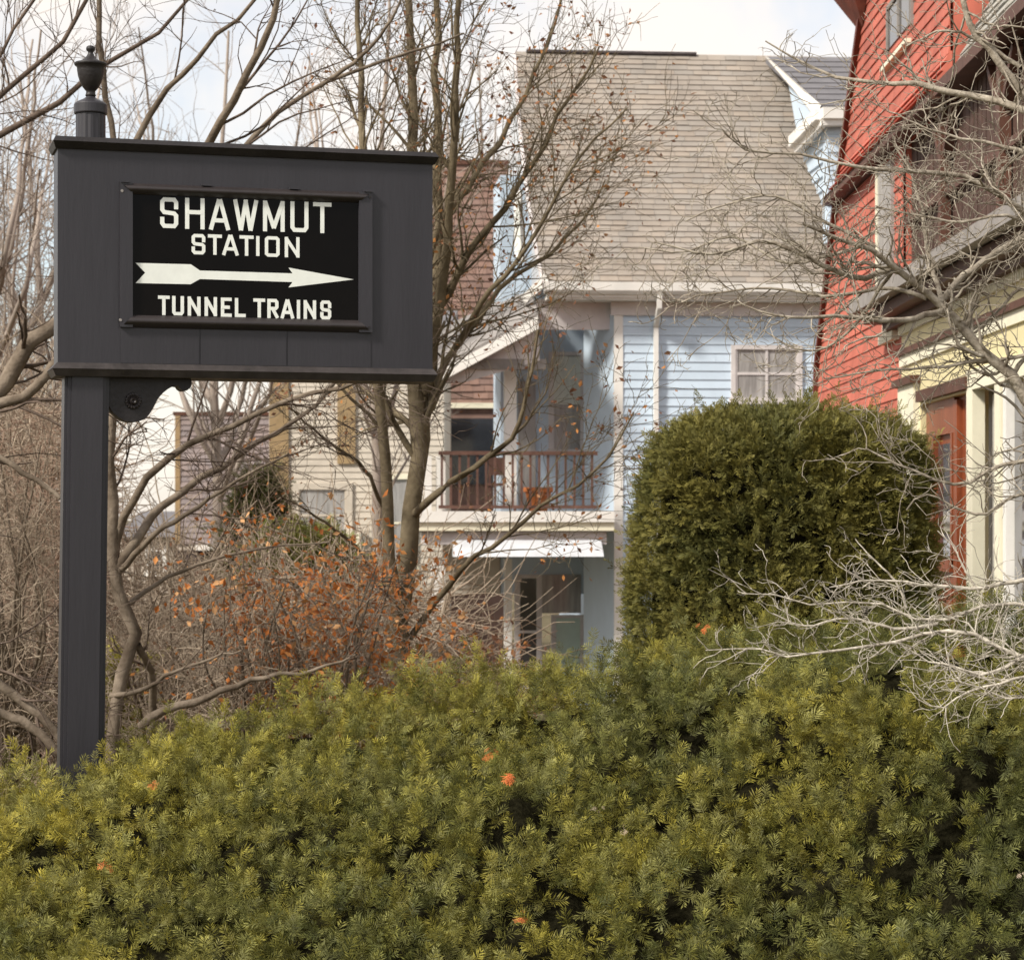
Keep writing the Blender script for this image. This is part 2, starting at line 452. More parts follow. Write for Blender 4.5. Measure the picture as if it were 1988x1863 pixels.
# small gable window on the left end
mb = MB(); thickpoly(mb, [P(1003, 500, 36.4), P(1020, 510, 36.0), P(1014, 370, 36.9), P(1001, 378, 37.2)], (-0.03, -0.05, 0)); g_ = mb.out('gable_window', M['white'], bh)
mb = MB(); thickpoly(mb, [P(1006, 488, 36.3), P(1017, 494, 35.95), P(1012, 390, 36.75), P(1004, 396, 37.0)], (-0.04, -0.08, 0)); mb.out('pane', M['curtainlight'], g_)
# facade window (paired sashes with curtains)
window(fac, bh, 1428, 679, 1549, 772, M['whiteworn'], M['curtain'], 0.07, True, True, 0.04)
# dormer on the right
mb = MB()
d1, d2, d3, d4 = P(1487, 111, 38.1), P(1730, 113, 38.6), P(1730, 208, 35.6), P(1591, 207, 35.4)
thickpoly(mb, [d4, d3, d2, d1], (0, 0.03, -0.10)); mb.out('dormer_roof', M['roofgrey'], bh)
sl = norm(d1 - d4)
for k in range(9):
    f0, f1 = k / 9.0, (k + 1) / 9.0
    nn = np.array([0, -0.5, 0.86])
    p0, p1 = d4 + (d1 - d4) * f0, d3 + (d2 - d3) * f0
    q0, q1 = d4 + (d1 - d4) * f1, d3 + (d2 - d3) * f1
    mb = MB(); mb.hexa([p0 + nn * .022, p1 + nn * .022, p1 + nn * .002, p0 + nn * .002, q0 + nn * .006, q1 + nn * .006, q1 + nn * .001, q0 + nn * .001]); mb.out('shingle_course', M['roofgrey'], bh)
mb = MB()
thickpoly(mb, [P(1487, 108, 38.0), P(1594, 204, 35.3), P(1583, 226, 35.3), P(1541, 172, 36.6), P(1497, 126, 37.9)], (0.0, 0.08, 0)); mb.out('dormer_rake_board', M['white'], bh)
mb = MB(); thickpoly(mb, [P(1528, 150, 37.5), P(1596, 215, 35.6), P(1548, 262, 36.9)], (0.06, 0.02, 0)); mb.out('dormer_gable', M['bluepaint'], bh)
mb = MB()
cA, cB, cC = P(1592, 222, 35.25), P(1540, 276, 36.7), P(1730, 222, 35.5)
beam(mb, cA, cC, 0.30, 0.17); beam(mb, cA + np.array([0, 0, -0.13]), cC + np.array([0, 0, -0.13]), 0.18, 0.10)
beam(mb, cA, cB, 0.16, 0.17); beam(mb, cA + np.array([0.06, 0, -0.13]), cB + np.array([0.06, 0, -0.13]), 0.10, 0.10)
mb.out('dormer_cornice', M['white'], bh)
ch = [P(1606, 238, 35.5), P(1627, 470, 35.7), P(1550, 282, 37.0)]
mb = MB(); thickpoly(mb, ch, (0.08, 0.02, 0)); mb.out('dormer_cheek', M['bluepaint'], bh)
for k in range(9):
    f = (k + 0.5) / 9
    a = ch[0] + (ch[1] - ch[0]) * f; b = ch[2] + (ch[1] - ch[2]) * f
    mb = MB(); beam(mb, a + np.array([-.01, -.02, 0]), b + np.array([-.01, -.02, 0]), 0.03, 0.05); mb.out('clapboard', M['bluepaint'], bh)
dfr = Surf(P(1606, 470, 35.45), BY)
clapboards(dfr, bh, M['bluepaint'], 0.0, 1.75, 0.138, lambda t: (0.0, 1.0), 0.02)
mb = MB(); dfr.slab(mb, 0, 1.0, 0, 1.8, -0.3, -0.004); mb.out('dormer_front', M['bluepaint'], bh)

# porch wing (recessed)
rec = Surf(P(1193, 1000, 38.2), BY)            # recessed wall
rs = rec.hit(840, 900)[0]; re_ = rec.hit(1215, 900)[0]
mb = MB(); rec.slab(mb, rec.hit(972, 900)[0], re_, -1.3, 5.6, -1.5, 0.0); mb.out('porch_wall', M['bluepaint'], bh)
tm = rec.hit(1000, 1045)[1]
rec2 = Surf(rec.pt(0, 0, 0.0), BY)
mb = MB(); rec.slab(mb, rec.hit(862, 900)[0], rec.hit(972, 900)[0] - 0.01, -1.3, tm, -0.5, 0.0); mb.out('porch_side_wall', M['cream'], bh)
clapboards(rec, bh, M['cream'], -1.2, tm - 0.3, 0.138, lambda t: (rec.hit(862, 900)[0], rec.hit(972, 900)[0] - 0.02), 0.02)
window(rec, bh, 1072, 690, 1130, 872, M['whiteworn'], M['curtain'], 0.06, True, False, 0.03)
mb = MB(); rec.slabUV(mb, 1075, 692, 1127, 785, 0.03, 0.05); mb.out('curtain', M['curtainlight'], bh)
mb = MB(); rec.slabUV(mb, 1006, 740, 1040, 985, 0.0, 0.04); mb.out('balcony_door', M['curtain'], bh)
window(rec, bh, 1076, 1199, 1130, 1330, M['whiteworn'], M['blind'], 0.05, False, False, 0.03)
window(rec, bh, 1006, 1122, 1045, 1330, M['whiteworn'], M['glass'], 0.06, True, False, 0.03, name='door')
mb = MB(); rec.slabUV(mb, 1052, 1115, 1128, 1190, 0.0, 0.03); mb.out('panel', M['curtain'], bh)
# side return wall between recess and facade
mb = MB(); thickpoly(mb, [P(1192, 610, 36.05), P(1192, 1330, 36.05), P(1133, 1330, 37.0), P(1133, 610, 37.0)], (0.05, 0.05, 0)); mb.out('return_wall', M['bluepaint'], bh)
# balcony deck
prch = Surf(P(1193, 1000, 35.2), BY)
dl, dr = prch.hit(808, 1000)[0], prch.hit(1192, 1000)[0]
td0, td1 = prch.hit(1000, 1026)[1], prch.hit(1000, 996)[1]
mb = MB(); prch.slab(mb, dl, dr, td0 - 0.05, td1, -3.2, -0.02); mb.out('balcony_floor', M['greyroof'], bh)
mb = MB(); prch.slab(mb, dl - 0.05, dr, td0 + 0.10, td1 + 0.03, -0.02, 0.08); mb.out('balcony_fascia', M['white'], bh)
mb = MB(); prch.slab(mb, dl, dr, td0 - 0.03, td0 + 0.098, -0.02, 0.03); mb.out('balcony_fascia', M['creamwhite'], bh)
mb = MB(); prch.slab(mb, dl + 0.1, dr - 0.1, td0 - 0.24, td0 - 0.032, -0.5, -0.1); mb.out('porch_frieze', M['whiteworn'], bh)
a = prch.hit(1031, 1080, -0.02); b = prch.hit(1170, 1048, -0.02)
mb = MB()
q = prch.pt
al = prch.hit(880, 1080)[0]
mb.hexa([q(al, a[1], 0.14), q(b[0], a[1], 0.14), q(b[0], a[1], -0.3), q(al, a[1], -0.3), q(al, b[1], -0.05), q(b[0] - 0.02, b[1], -0.05), q(b[0] - 0.02, b[1], -0.3), q(al, b[1], -0.3)])
mb.out('awning', M['palewall'], bh)
# railing
rt, rb = prch.hit(1000, 878)[1], prch.hit(1000, 987)[1]
rl, rr = prch.hit(852, 900)[0], prch.hit(1161, 900)[0]
rail = MB(); prch.slab(rail, rl, rr, rt - 0.04, rt + 0.02, -0.12, -0.04); prch.slab(rail, rl, rr, rb, rb + 0.05, -0.11, -0.05)
rail = rail.out('railing', M['rail'], bh)
s_ = rl + 0.05
while s_ < rr:
    mb = MB(); prch.slab(mb, s_ - 0.017, s_ + 0.017, rb + 0.05, rt - 0.04, -0.098, -0.062); mb.out('baluster', M['rail'], rail)
    s_ += 0.135
# columns
for (u0, u1, v0, v1, off) in ((980, 1003, 715, 987, -0.6), (848, 865, 885, 1000, -0.15), (822, 838, 885, 1000, -0.15), (838, 864, 1085, 1340, -0.3), (980, 994, 1085, 1340, -2.0)):
    mb = MB(); prch.slabUV(mb, u0, v0, u1, v1, off - 0.2, off); mb.out('column', M['white'], bh)
# porch gable roof over balcony
mb = MB(); g1, g2 = P(838, 728, 34.8), P(1045, 612, 34.8)
thickpoly(mb, [g1, g2, P(1045, 638, 34.8), P(846, 746, 34.8)], (0, 0.1, 0)); mb.out('porch_rake_board', M['white'], bh)
mb = MB(); thickpoly(mb, [P(838, 722, 34.8), P(1045, 606, 34.8), P(1030, 560, 38.5), P(1000, 568, 38.5), P(850, 640, 38.5)], (0, 0, -0.06)); mb.out('porch_roof', M['greyroof'], bh)
mb = MB(); thickpoly(mb, [P(850, 742, 35.1), P(1045, 634, 35.1), P(1048, 700, 35.1), P(900, 742, 35.1)], (0, 0.08, 0)); mb.out('porch_gable', M['whiteworn'], bh)
mb = MB(); prch.slabUV(mb, 885, 697, 1060, 716, -0.25, -0.02); mb.out('porch_beam', M['greyroof'], bh)
mb = MB(); thickpoly(mb, [P(1040, 580, 35.9), P(1196, 584, 36.2), P(1196, 640, 36.2), P(1040, 640, 35.9)], (0, 0.08, 0)); mb.out('frieze', M['whiteworn'], bh)

# things on the balcony
pl = empty('planter', prch.pt(prch.hit(1045, 970, -0.6)[0], td1, -0.6), 'orange terracotta planter standing behind the balcony railing', 'planter')
c_ = WORG[pl.name]
mb = MB(); lathe(mb, c_[0], c_[1], [(0.13, c_[2]), (0.20, c_[2] + 0.32), (0.23, c_[2] + 0.33), (0.23, c_[2] + 0.40), (0.20, c_[2] + 0.40), (0.18, c_[2] + 0.34)], 16); mb.out('pot', M['terracotta'], pl)
mb = MB(); lathe(mb, c_[0], c_[1], [(0.18, c_[2] + 0.335), (0.02, c_[2] + 0.36)], 16); mb.out('soil', M['core'], pl)
ch_ = empty('chair', prch.pt(prch.hit(975, 970, -1.2)[0], td1, -1.2), 'brown wooden chair standing behind the balcony railing beside the terracotta planter', 'chair')
c_ = WORG[ch_.name]
for dx in (-0.2, 0.2):
    for dy in (-0.2, 0.2):
        mb = MB(); mb.box(c_[0] + dx - .02, c_[0] + dx + .02, c_[1] + dy - .02, c_[1] + dy + .02, c_[2], c_[2] + (0.43 if dy < 0 else 0.9)); mb.out('leg', M['rail'], ch_)
mb = MB(); mb.box(c_[0] - .24, c_[0] + .24, c_[1] - .24, c_[1] + .17, c_[2] + .43, c_[2] + .47); mb.out('seat', M['rail'], ch_)
mb = MB(); mb.box(c_[0] - .18, c_[0] + .18, c_[1] + .18, c_[1] + .215, c_[2] + .6, c_[2] + .88); mb.out('backrest', M['rail'], ch_)

# ------------------------------------------------------------ brown shingled building behind
bb = empty('building', (-1.6, 55, -1.2), 'tall brown shingled building behind the black sign, left of the blue house', 'building')
s1 = Surf(P(560, 1000, 50), 2)
w1 = s1.hit(990, 700)[0]; h1 = s1.hit(900, 320)[1]; h0 = s1.hit(900, 800)[1]
mb = MB(); s1.slab(mb, 0, w1, -3.5, h1, -6, -0.004); mb.out('wall', M['brownwall'], bb)
clapboards(s1, bb, M['brownsh'], h0, h1, 0.15, lambda t: (2.6, w1), 0.03, 'shingle_course', tabs=0.28, vary=0.16)
mb = MB(); s1.slab(mb, 0, w1 + 0.05, h1, h1 + 0.1, -6, 0.06); mb.out('roof_edge', M['brown'], bb)
mb = MB(); s1.slabUV(mb, 840, 782, 985, 792, 0, 0.1); mb.out('band', M['creamwhite'], bb)
mb = MB(); s1.slabUV(mb, 870, 812, 980, 940, 0, 0.05); mb.out('window', M['glass'], bb)

# ------------------------------------------------------------ cream house
chs = empty('house', (-3.2, 47, -1.2), 'cream clapboard house with tan corner boards seen between sign and double-stemmed tree', 'house')
s2 = Surf(P(522, 1000, 44), 0)
w2 = s2.hit(862, 800)[0]; t2 = s2.hit(600, 690)[1]
mb = MB(); s2.slab(mb, 0, w2, -3.4, t2, -5, -0.004); mb.out('wall', M['cream'], chs)
clapboards(s2, chs, M['cream'], -3.3, t2, 0.125, lambda t: (0.3, w2), 0.02)
for u0, u1 in ((523, 560), (655, 690)):
    mb = MB(); s2.slabUV(mb, u0, 690, u1, 1200 if u0 < 600 else 900, 0.02, 0.06); mb.out('corner_board', M['tan'], chs)
window(s2, chs, 580, 950, 672, 1050, M['cream'], M['curtain'], 0.12, True, False, 0.05)
window(s2, chs, 740, 930, 800, 1100, M['creamwhite'], M['curtain'], 0.1, True, False, 0.05)
mb = MB(); a = s2.pt(-0.2, t2, 0.3); b = s2.pt(w2 + .2, t2, 0.3); c = s2.pt(w2 + .2, t2 + 1.0, -2.5); d = s2.pt(-0.2, t2 + 1.0, -2.5)
thickpoly(mb, [a, b, c, d], (0, 0, 0.08)); thickpoly(mb, [d, c, s2.pt(w2 + .2, t2, -5.3), s2.pt(-.2, t2, -5.3)], (0, 0, 0.08)); mb.out('roof', M['roofgrey'], chs)
# lower wing
s3 = Surf(P(530, 1000, 42.5), 0)
w3 = s3.hit(700, 800)[0]; t3 = s3.hit(600, 1035)[1]
mb = MB(); s3.slab(mb, 0.05, w3, -3.3, t3, -1.5, -0.004); mb.out('bay', M['cream'], chs)
clapboards(s3, chs, M['creamwhite'], -1.6, t3, 0.13, lambda t: (0.05, w3), 0.02)
mb = MB(); s3.slabUV(mb, 530, 1000, 570, 1032, -0.3, 0.1); mb.out('vent_box', M['brown'], chs)

# ------------------------------------------------------------ mauve building
mv = empty('building', (-7.0, 58, -1.2), 'flat-topped mauve grey shingled building with dark porch, seen below the sign', 'building')
s4 = Surf(P(340, 1000, 55), 3)
w4 = s4.hit(560, 900)[0]; t4 = s4.hit(430, 806)[1]; t5 = s4.hit(430, 1055)[1]
mb = MB(); s4.slab(mb, 0, w4, t5, t4, -6, -0.004); mb.out('wall', M['mauvewall'], mv)
clapboards(s4, mv, M['mauve'], t5, t4, 0.135, lambda t: (0.12, w4), 0.03, 'shingle_course', tabs=0.3, vary=0.1)
mb = MB(); s4.slab(mb, 0, 0.12, t5, t4, 0, 0.04); mb.out('corner_board', M['tan'], mv)
mb = MB(); s4.slab(mb, -0.05, w4, t4, t4 + 0.08, -6, 0.05); mb.out('roof_edge', M['brown'], mv)
mb = MB(); s4.slabUV(mb, 380, 1058, 560, 1068, -0.2, 0.5); mb.out('porch_fascia', M['white'], mv)
mb = MB(); s4.slabUV(mb, 340, 1068, 560, 1100, -0.2, 0.4); mb.out('porch_shade_block', M['dark'], mv)  # solid dark block below the fascia, painted as the porch's shade
mb = MB(); s4.slab(mb, 0.0, w4, -4.5, t5, -2, -0.02); mb.out('lower_wall', M['beige'], mv)
mb = MB(); s4.slabUV(mb, 375, 1095, 395, 1200, 0.2, 0.4); mb.out('post', M['brown'], mv)
window(s4, mv, 418, 1112, 450, 1200, M['creamwhite'], M['glass'], 0.1, False, False, 0.05)
ho = empty('house', (-9.2, 64, -1.2), 'low house with dark grey roof beside the mauve building, left of it', 'house')
s5 = Surf(P(230, 1000, 60), 0)
mb = MB(); s5.slabUV(mb, 232, 1040, 345, 1200, -4, 0); mb.out('wall', M['beige'], ho)
mb = MB(); a, b = s5.hit(225, 1042), s5.hit(345, 992)
mb.hexa([s5.pt(a[0], a[1], .3), s5.pt(b[0], a[1], .3), s5.pt(b[0], a[1], -4.3), s5.pt(a[0], a[1], -4.3), s5.pt(a[0] + .4, b[1], -1.6), s5.pt(b[0], b[1], -1.6), s5.pt(b[0], b[1], -2.4), s5.pt(a[0] + .4, b[1], -2.4)])
mb.out('roof', M['roofgrey'], ho)
window(s5, ho, 290, 1070, 315, 1110, M['white'], M['glass'], 0.1, True, False, 0.05)

# ------------------------------------------------------------ red and yellow house on the right (wall runs away from the camera)
rh = empty('house', (6.5, 21, 0), 'red clapboard house with cream yellow porch wing and brown slatted balcony at right edge', 'house')
X0 = 3.72
YO = 30.0
wal = Surf((X0, YO, 0), -90)            # s grows toward the camera: y = YO - s
def sy(y): return YO - y
zt = [0.0, 3.985, 5.79, 6.1, 7.51, 8.2]
yf = [28.8, 27.98, 26.3, 25.95, 24.38, 23.9]
def redrng(z):
    near = 21.95 if z < 5.75 else 19.6
    return (sy(float(np.interp(z, zt, yf))), sy(near))
mb = MB()
V = []
for z, y in zip(zt, yf): V.append((X0 + 0.03, y, z))
for z in (8.2, 5.76, 5.75, 0.0): V.append((X0 + 0.03, 19.6 if z > 5.755 else 21.95, z))
thickpoly(mb, V, (5.5, 0, 0)); mb.out('wall', M['red'], rh)
clapboards(wal, rh, M['red'], 1.2, 5.72, 0.118, redrng, 0.016, joints=True)
# flared band above the belt
def flare(z): return 0.10 * max(0, (6.2 - z) / 0.4)
clapboards(wal, rh, M['red'], 6.12, 8.0, 0.118, redrng, 0.016, joints=True)
for k in range(4):
    z0, z1 = 5.80 + k * 0.085, 5.80 + (k + 1) * 0.085
    o0, o1 = 0.16 * (1 - k / 4.0) ** 1.5 + 0.02, 0.16 * (1 - (k + 1) / 4.0) ** 1.5
    a, b = redrng(z0 + 0.05)
    a -= 0.08 * (1 - k / 4.0)
    q = wal.pt
    mb = MB(); mb.hexa([q(a, z0, o0 + .01), q(b, z0, o0 + .01), q(b, z0, -.02), q(a, z0, -.02), q(a, z1, o1), q(b, z1, o1), q(b, z1, -.02), q(a, z1, -.02)])
    mb.out('clapboard', M['red'], rh)
a, b = redrng(5.8)
mb = MB(); wal.slab(mb, a - 0.12, b, 5.73, 5.798, -0.02, 0.17); mb.out('belt_moulding', M['brown'], rh)
# corner boards following the far edge
mb = MB()
for i in range(len(zt) - 1):
    beam(mb, (X0 - 0.02, yf[i], zt[i]), (X0 - 0.02, yf[i + 1], zt[i + 1]), 0.09, 0.09, (0, 1, 0))
mb.out('corner_board', M['reddark'], rh)
mb = MB(); thickpoly(mb, [(X0 - .25, 24.9, 7.75), (X0 - .02, 24.6, 7.35), (X0 - .02, 24.0, 7.9), (X0 - .35, 24.2, 8.1)], (0.0, -0.25, 0.02)); mb.out('eave_bracket', M['reddark'], rh)
mb = MB(); wal.slab(mb, sy(25.0), sy(19.6), 8.0, 8.12, -5.5, 0.45); mb.out('eave', M['reddark'], rh)
window(wal, rh, 1724, -40, 1770, 98, M['greyroof'], M['glass'], 0.04, False, True, 0.02, sill=False)
mb = MB(); wal.slab(mb, wal.hit(1722, 104)[0], wal.hit(1772, 90)[0], wal.hit(1745, 108)[1] - .03, wal.hit(1745, 108)[1] + 0.01, 0, 0.07); mb.out('sill', M['creamwhite'], rh)
# beige strip and small window near the porch
mb = MB(); wal.slab(mb, wal.hit(1712, 440)[0], wal.hit(1738, 440)[0], 4.45, 5.65, 0.0, 0.045); st = mb.out('shutter', M['curtain'], rh)
mb = MB(); a = wal.hit(1712, 440)[0]; wal.slab(mb, a - .05, a, 4.4, 5.7, 0.0, 0.06); mb.out('shutter_frame', M['creamwhite'], rh)
window(wal, rh, 1717, 600, 1738, 652, M['creamwhite'], M['glass'], 0.06, False, False, 0.03)
# slatted balcony wall
mb = MB(); wal.slab(mb, sy(22.2), sy(12.0), 4.3, 5.74, -0.6, -0.12); mb.out('balcony_back_wall', M['slat'], rh)
y = 22.1
while y > 13.5:
    mb = MB(); wal.slab(mb, sy(y), sy(y - 0.135), 4.45, 5.74, -0.12, -0.075 + random.uniform(-.004, .004)); mb.out('slat', M['slat'], rh)
    y -= 0.165
for yy in (20.0, 17.6, 15.6):
    mb = MB(); wal.slab(mb, sy(yy), sy(yy - 0.12), 4.40, 5.73, -0.06, 0.03); mb.out('post', M['brown'], rh)
    for sgn in (-1, 1):
        mb = MB(); beam(mb, wal.pt(sy(yy) + .06 + sgn * .08, 5.3, -.02), wal.pt(sy(yy) + .06 + sgn * .45, 5.68, -.02), 0.06, 0.08, (1, 0, 0)); mb.out('brace', M['brown'], rh)
mb = MB(); wal.slab(mb, sy(21.9), sy(12.0), 4.95, 5.02, -0.06, 0.0); mb.out('handrail', M['brown'], rh)
mb = MB(); wal.slab(mb, sy(19.55), sy(11.8), 5.74, 5.84, -0.6, 0.15); mb.out('beam', M['brown'], rh)
# grey shingle roof above the balcony
grs = Surf((X0 - 0.05, YO, 5.84), -90, 62)
mb = MB(); grs.slab(mb, sy(19.5), sy(11.0), -0.02, 3.0, -0.2, -0.004); mb.out('balcony_roof_deck', M['greyroof'], rh)
clapboards(grs, rh, M['greysh'], 0.0, 3.0, 0.13, lambda t: (sy(19.5), sy(11.0)), 0.02, 'shingle_course', tabs=0.22, vary=0.1)
# porch cornice and roof
E0 = 0.30
mb = MB()
q = wal.pt
mb.hexa([q(sy(22.6), 4.22, E0), q(sy(11), 4.22, E0), q(sy(11), 4.22, -1), q(sy(22.6), 4.22, -1), q(sy(22.6), 4.30, E0), q(sy(11), 4.30, E0), q(sy(11), 4.44, -1), q(sy(22.6), 4.44, -1)])
mb.out('porch_roof', M['greyroof'], rh)
mb = MB(); wal.slab(mb, sy(22.7), sy(11), 4.16, 4.29, E0, E0 + 0.11); mb.out('gutter', M['greyroof'], rh)
mb = MB(); wal.slab(mb, sy(22.6), sy(11), 4.06, 4.16, 0.02, E0 - 0.02); mb.out('fascia', M['brown'], rh)
mb = MB(); wal.slab(mb, sy(22.45), sy(11), 3.98, 4.06, 0.02, 0.12); mb.out('bed_moulding', M['brown'], rh)
# yellow walls
mb = MB(); wal.slab(mb, sy(21.93), sy(11), 3.2, 4.2, -1.0, 0.02); mb.out('frieze_wall', M['yellow'], rh)
y = 21.9
dent = MB()
while y > 15.5:
    wal.slab(dent, sy(y), sy(y - 0.035), 3.90, 3.98, 0.02, 0.06); y -= 0.075
dent.out('dentils', M['creamwhite'], rh, kind='stuff')
mb = MB(); wal.slab(mb, sy(22.0), sy(11), 3.70, 3.755, 0.02, 0.075); mb.out('string_moulding', M['brown'], rh)
mb = MB(); wal.slab(mb, sy(21.93), sy(11), 3.60, 3.70, 0.02, 0.045); mb.out('string_board', M['creamwhite'], rh)
mb = MB(); wal.slab(mb, sy(21.93), wal.hit(1792, 900)[0], 0, 3.2, -1.0, 0.02); mb.out('wall', M['yellow'], rh)
mb = MB(); wal.slab(mb, wal.hit(1960, 900)[0], sy(11), 0, 3.2, -1, -0.05); mb.out('wall', M['yellow'], rh)
mb = MB(); wal.slab(mb, wal.hit(1759, 900)[0], wal.hit(1790, 900)[0], 0.5, 3.40, 0.02, 0.08); mb.out('pilaster', M['creamwhite'], rh)
mb = MB(); wal.slab(mb, wal.hit(1755, 900)[0], wal.hit(1792, 900)[0], 3.40, 3.47, 0.02, 0.12); mb.out('pilaster_cap', M['brown'], rh)
# door recess
dz1 = 3.22
mb = MB(); wal.slab(mb, wal.hit(1792, 900)[0], wal.hit(1890, 900)[0], dz1, dz1 + 0.10, 0.02, 0.07); mb.out('lintel', M['brown'], rh)
sA, sB, sC, sD, sE = [wal.hit(u, 900)[0] for u in (1794, 1826, 1848, 1872, 1888)]
door = MB(); wal.slab(door, sA, sE, 0.9, dz1, -0.10, -0.06)
wal.slab(door, sA, sA + 0.35, 0.9, dz1, -0.06, -0.02); wal.slab(door, sC, sC + .16, 0.9, dz1 - .05, -0.06, -0.01); wal.slab(door, sD, sD + .12, 0.9, dz1 - .05, -0.06, -0.02)
wal.slab(door, sA + .35, sC, dz1 - 0.32, dz1, -0.06, -0.02); wal.slab(door, sA + .35, sC, 0.9, 1.75, -0.06, -0.02)
door = door.out('door', M['door'], rh)
mb = MB(); wal.slab(mb, sA + .45, sC - .08, 1.83, dz1 - 0.4, -0.06, -0.045); mb.out('glass', M['glasslight'], door)
mb = MB()
wal.slab(mb, sA + .38, sA + .45, 1.75, dz1 - .32, -.06, .0); wal.slab(mb, sC - .08, sC - .01, 1.75, dz1 - .32, -.06, .0)
wal.slab(mb, sA + .38, sC - .01, 1.72, 1.82, -.06, .03); mb.out('glass_frame', M['door'], door)
mb = MB(); wal.slab(mb, sB + .1, sC - .02, 1.1, 1.6, -.02, .0); mb.out('panel', M['door'], door)
mb = MB(); wal.slab(mb, sD + .16, sE - .05, 1.2, dz1 - 0.15, -.06, -.045); mb.out('sidelight', M['glasslight'], door)
for u0, u1 in ((1888, 1900), (1943, 1953)):
    mb = MB(); wal.slab(mb, wal.hit(u0, 900)[0], wal.hit(u1, 900)[0], 0.5, 3.36, -0.05, 0.05); mb.out('post', M['creamwhite'], rh)
mb = MB(); wal.slab(mb, wal.hit(1953, 900)[0] + .03, wal.hit(1960, 900)[0] + .02, 0.5, 3.36, -0.05, 0.03); mb.out('post', M['white'], rh)
mb = MB(); wal.slab(mb, wal.hit(1900, 900)[0], wal.hit(1943, 900)[0], 0.5, 3.2, -0.12, -0.08); mb.out('window', M['glass'], rh)
mb = MB(); a = wal.hit(1900, 900)[0]; b = wal.hit(1943, 900)[0]; wal.slab(mb, a + .2, b - .25, 0.8, 3.15, -0.08, -0.07); mb.out('curtain', M['curtain'], rh)
mb = MB(); wal.slab(mb, wal.hit(1962, 900)[0], sy(13.5), 1.0, 3.15, -0.05, -0.03); mb.out('window', M['glasslight'], rh)
mb = MB(); wal.slab(mb, wal.hit(1900, 900)[0], sy(11), 3.2, 3.36, 0.02, 0.06); mb.out('window_head', M['creamwhite'], rh)

# ------------------------------------------------------------ the sign
SG = Surf((-2.007, 10.2, 2.855), 16.0)
sg = empty('station_sign', SG.pt(0.15, -2.855, -0.1), 'black post sign with finial and lettering SHAWMUT STATION, arrow and TUNNEL TRAINS', 'sign')
L_, H_, DP = 1.706, 1.010, 0.20
mb = MB(); SG.slab(mb, 0, L_, 0.02, H_ - 0.04, -DP, 0); mb.out('sign_box', M['sign'], sg)
# top cap (sloped) and bottom ledge
mb = MB()
q = SG.pt
mb.hexa([q(-.01, H_ - .045, .012), q(L_ + .01, H_ - .045, .012), q(L_ + .01, H_ - .045, -DP - .012), q(-.01, H_ - .045, -DP - .012),
         q(-.022, H_ - .015, .035), q(L_ + .022, H_ - .015, .035), q(L_ + .022, H_ - .015, -DP - .035), q(-.022, H_ - .015, -DP - .035)])
mb.hexa([q(-.022, H_ - .015, .035), q(L_ + .022, H_ - .015, .035), q(L_ + .022, H_ - .015, -DP - .035), q(-.022, H_ - .015, -DP - .035),
         q(-.01, H_ + .008, .015), q(L_ + .01, H_ + .008, .015), q(L_ + .01, H_ + .008, -DP - .015), q(-.01, H_ + .008, -DP - .015)])
mb.out('top_cap', M['sign_dark'], sg)
mb = MB()
mb.hexa([q(-.028, -.008, .040), q(L_ + .015, -.008, .040), q(L_ + .015, -.008, -DP - .04), q(-.028, -.008, -DP - .04),
         q(-.004, .020, .006), q(L_ + .004, .020, .006), q(L_ + .004, .020, -DP - .006), q(-.004, .020, -DP - .006)])
mb.hexa([q(-.010, -.040, .020), q(L_ - .0, -.040, .020), q(L_ - .0, -.040, -DP - .02), q(-.010, -.040, -DP - .02),
         q(-.026, -.0085, .038), q(L_ + .013, -.0085, .038), q(L_ + .013, -.0085, -DP - .038), q(-.026, -.0085, -DP - .038)])
mb.out('bottom_ledge', M['ledge'], sg)
# frame
fo = [SG.hit(*p) for p in ((232, 633), (720, 648), (722, 373), (233, 357))]
fi = [SG.hit(*p) for p in ((257, 613), (694, 621), (695, 391), (258, 381))]
s0, s1 = (fo[0][0] + fo[3][0]) / 2, (fo[1][0] + fo[2][0]) / 2
t0, t1 = (fo[0][1] + fo[1][1]) / 2, (fo[2][1] + fo[3][1]) / 2
i0, i1 = (fi[0][0] + fi[3][0]) / 2, (fi[1][0] + fi[2][0]) / 2
j0, j1 = (fi[0][1] + fi[1][1]) / 2, (fi[2][1] + fi[3][1]) / 2
def bull(mb, ta, tb, sa0, sa1, sb0, sb1, h):       # half-round strip mitred at both ends; ta = outer edge
    N = 10
    vs, fs = [], []
    for k in range(N + 1):
        f = k / N
        t = ta + (tb - ta) * f
        o = 0.008 + h * math.sin(math.pi * f)
        vs += [SG.pt(sa0 + (sb0 - sa0) * f, t, o), SG.pt(sa1 + (sb1 - sa1) * f, t, o)]
    for k in range(N):
        fs.append((2 * k, 2 * k + 1, 2 * k + 3, 2 * k + 2) if tb > ta else (2 * k, 2 * k + 2, 2 * k + 3, 2 * k + 1))
    mb.add(vs, fs)
fr = MB(); SG.slab(fr, s0 + .006, s1 - .006, t0 + .006, t1 - .006, 0.0, 0.003)
fr = fr.out('frame', M['sign'], sg)
for a_, b_ in ((s0, i0 - .002), (i1 + .002, s1)):
    mb = MB(); SG.slab(mb, a_, b_, t0, t1, 0.0, 0.022); mb.out('side_strip', M['sign'], fr)
for (ta, tb) in ((t1, j1), (t0, j0)):
    mb = MB(); bull(mb, ta, tb, s0 + .004, s1 - .004, i0, i1, 0.024)
    SG.slab(mb, s0, s1, min(ta, tb) + .001, max(ta, tb) - .001, 0.0, 0.0075)
    mb.out('bead_moulding', M['moulding'], fr, smooth=False)
mb = MB()
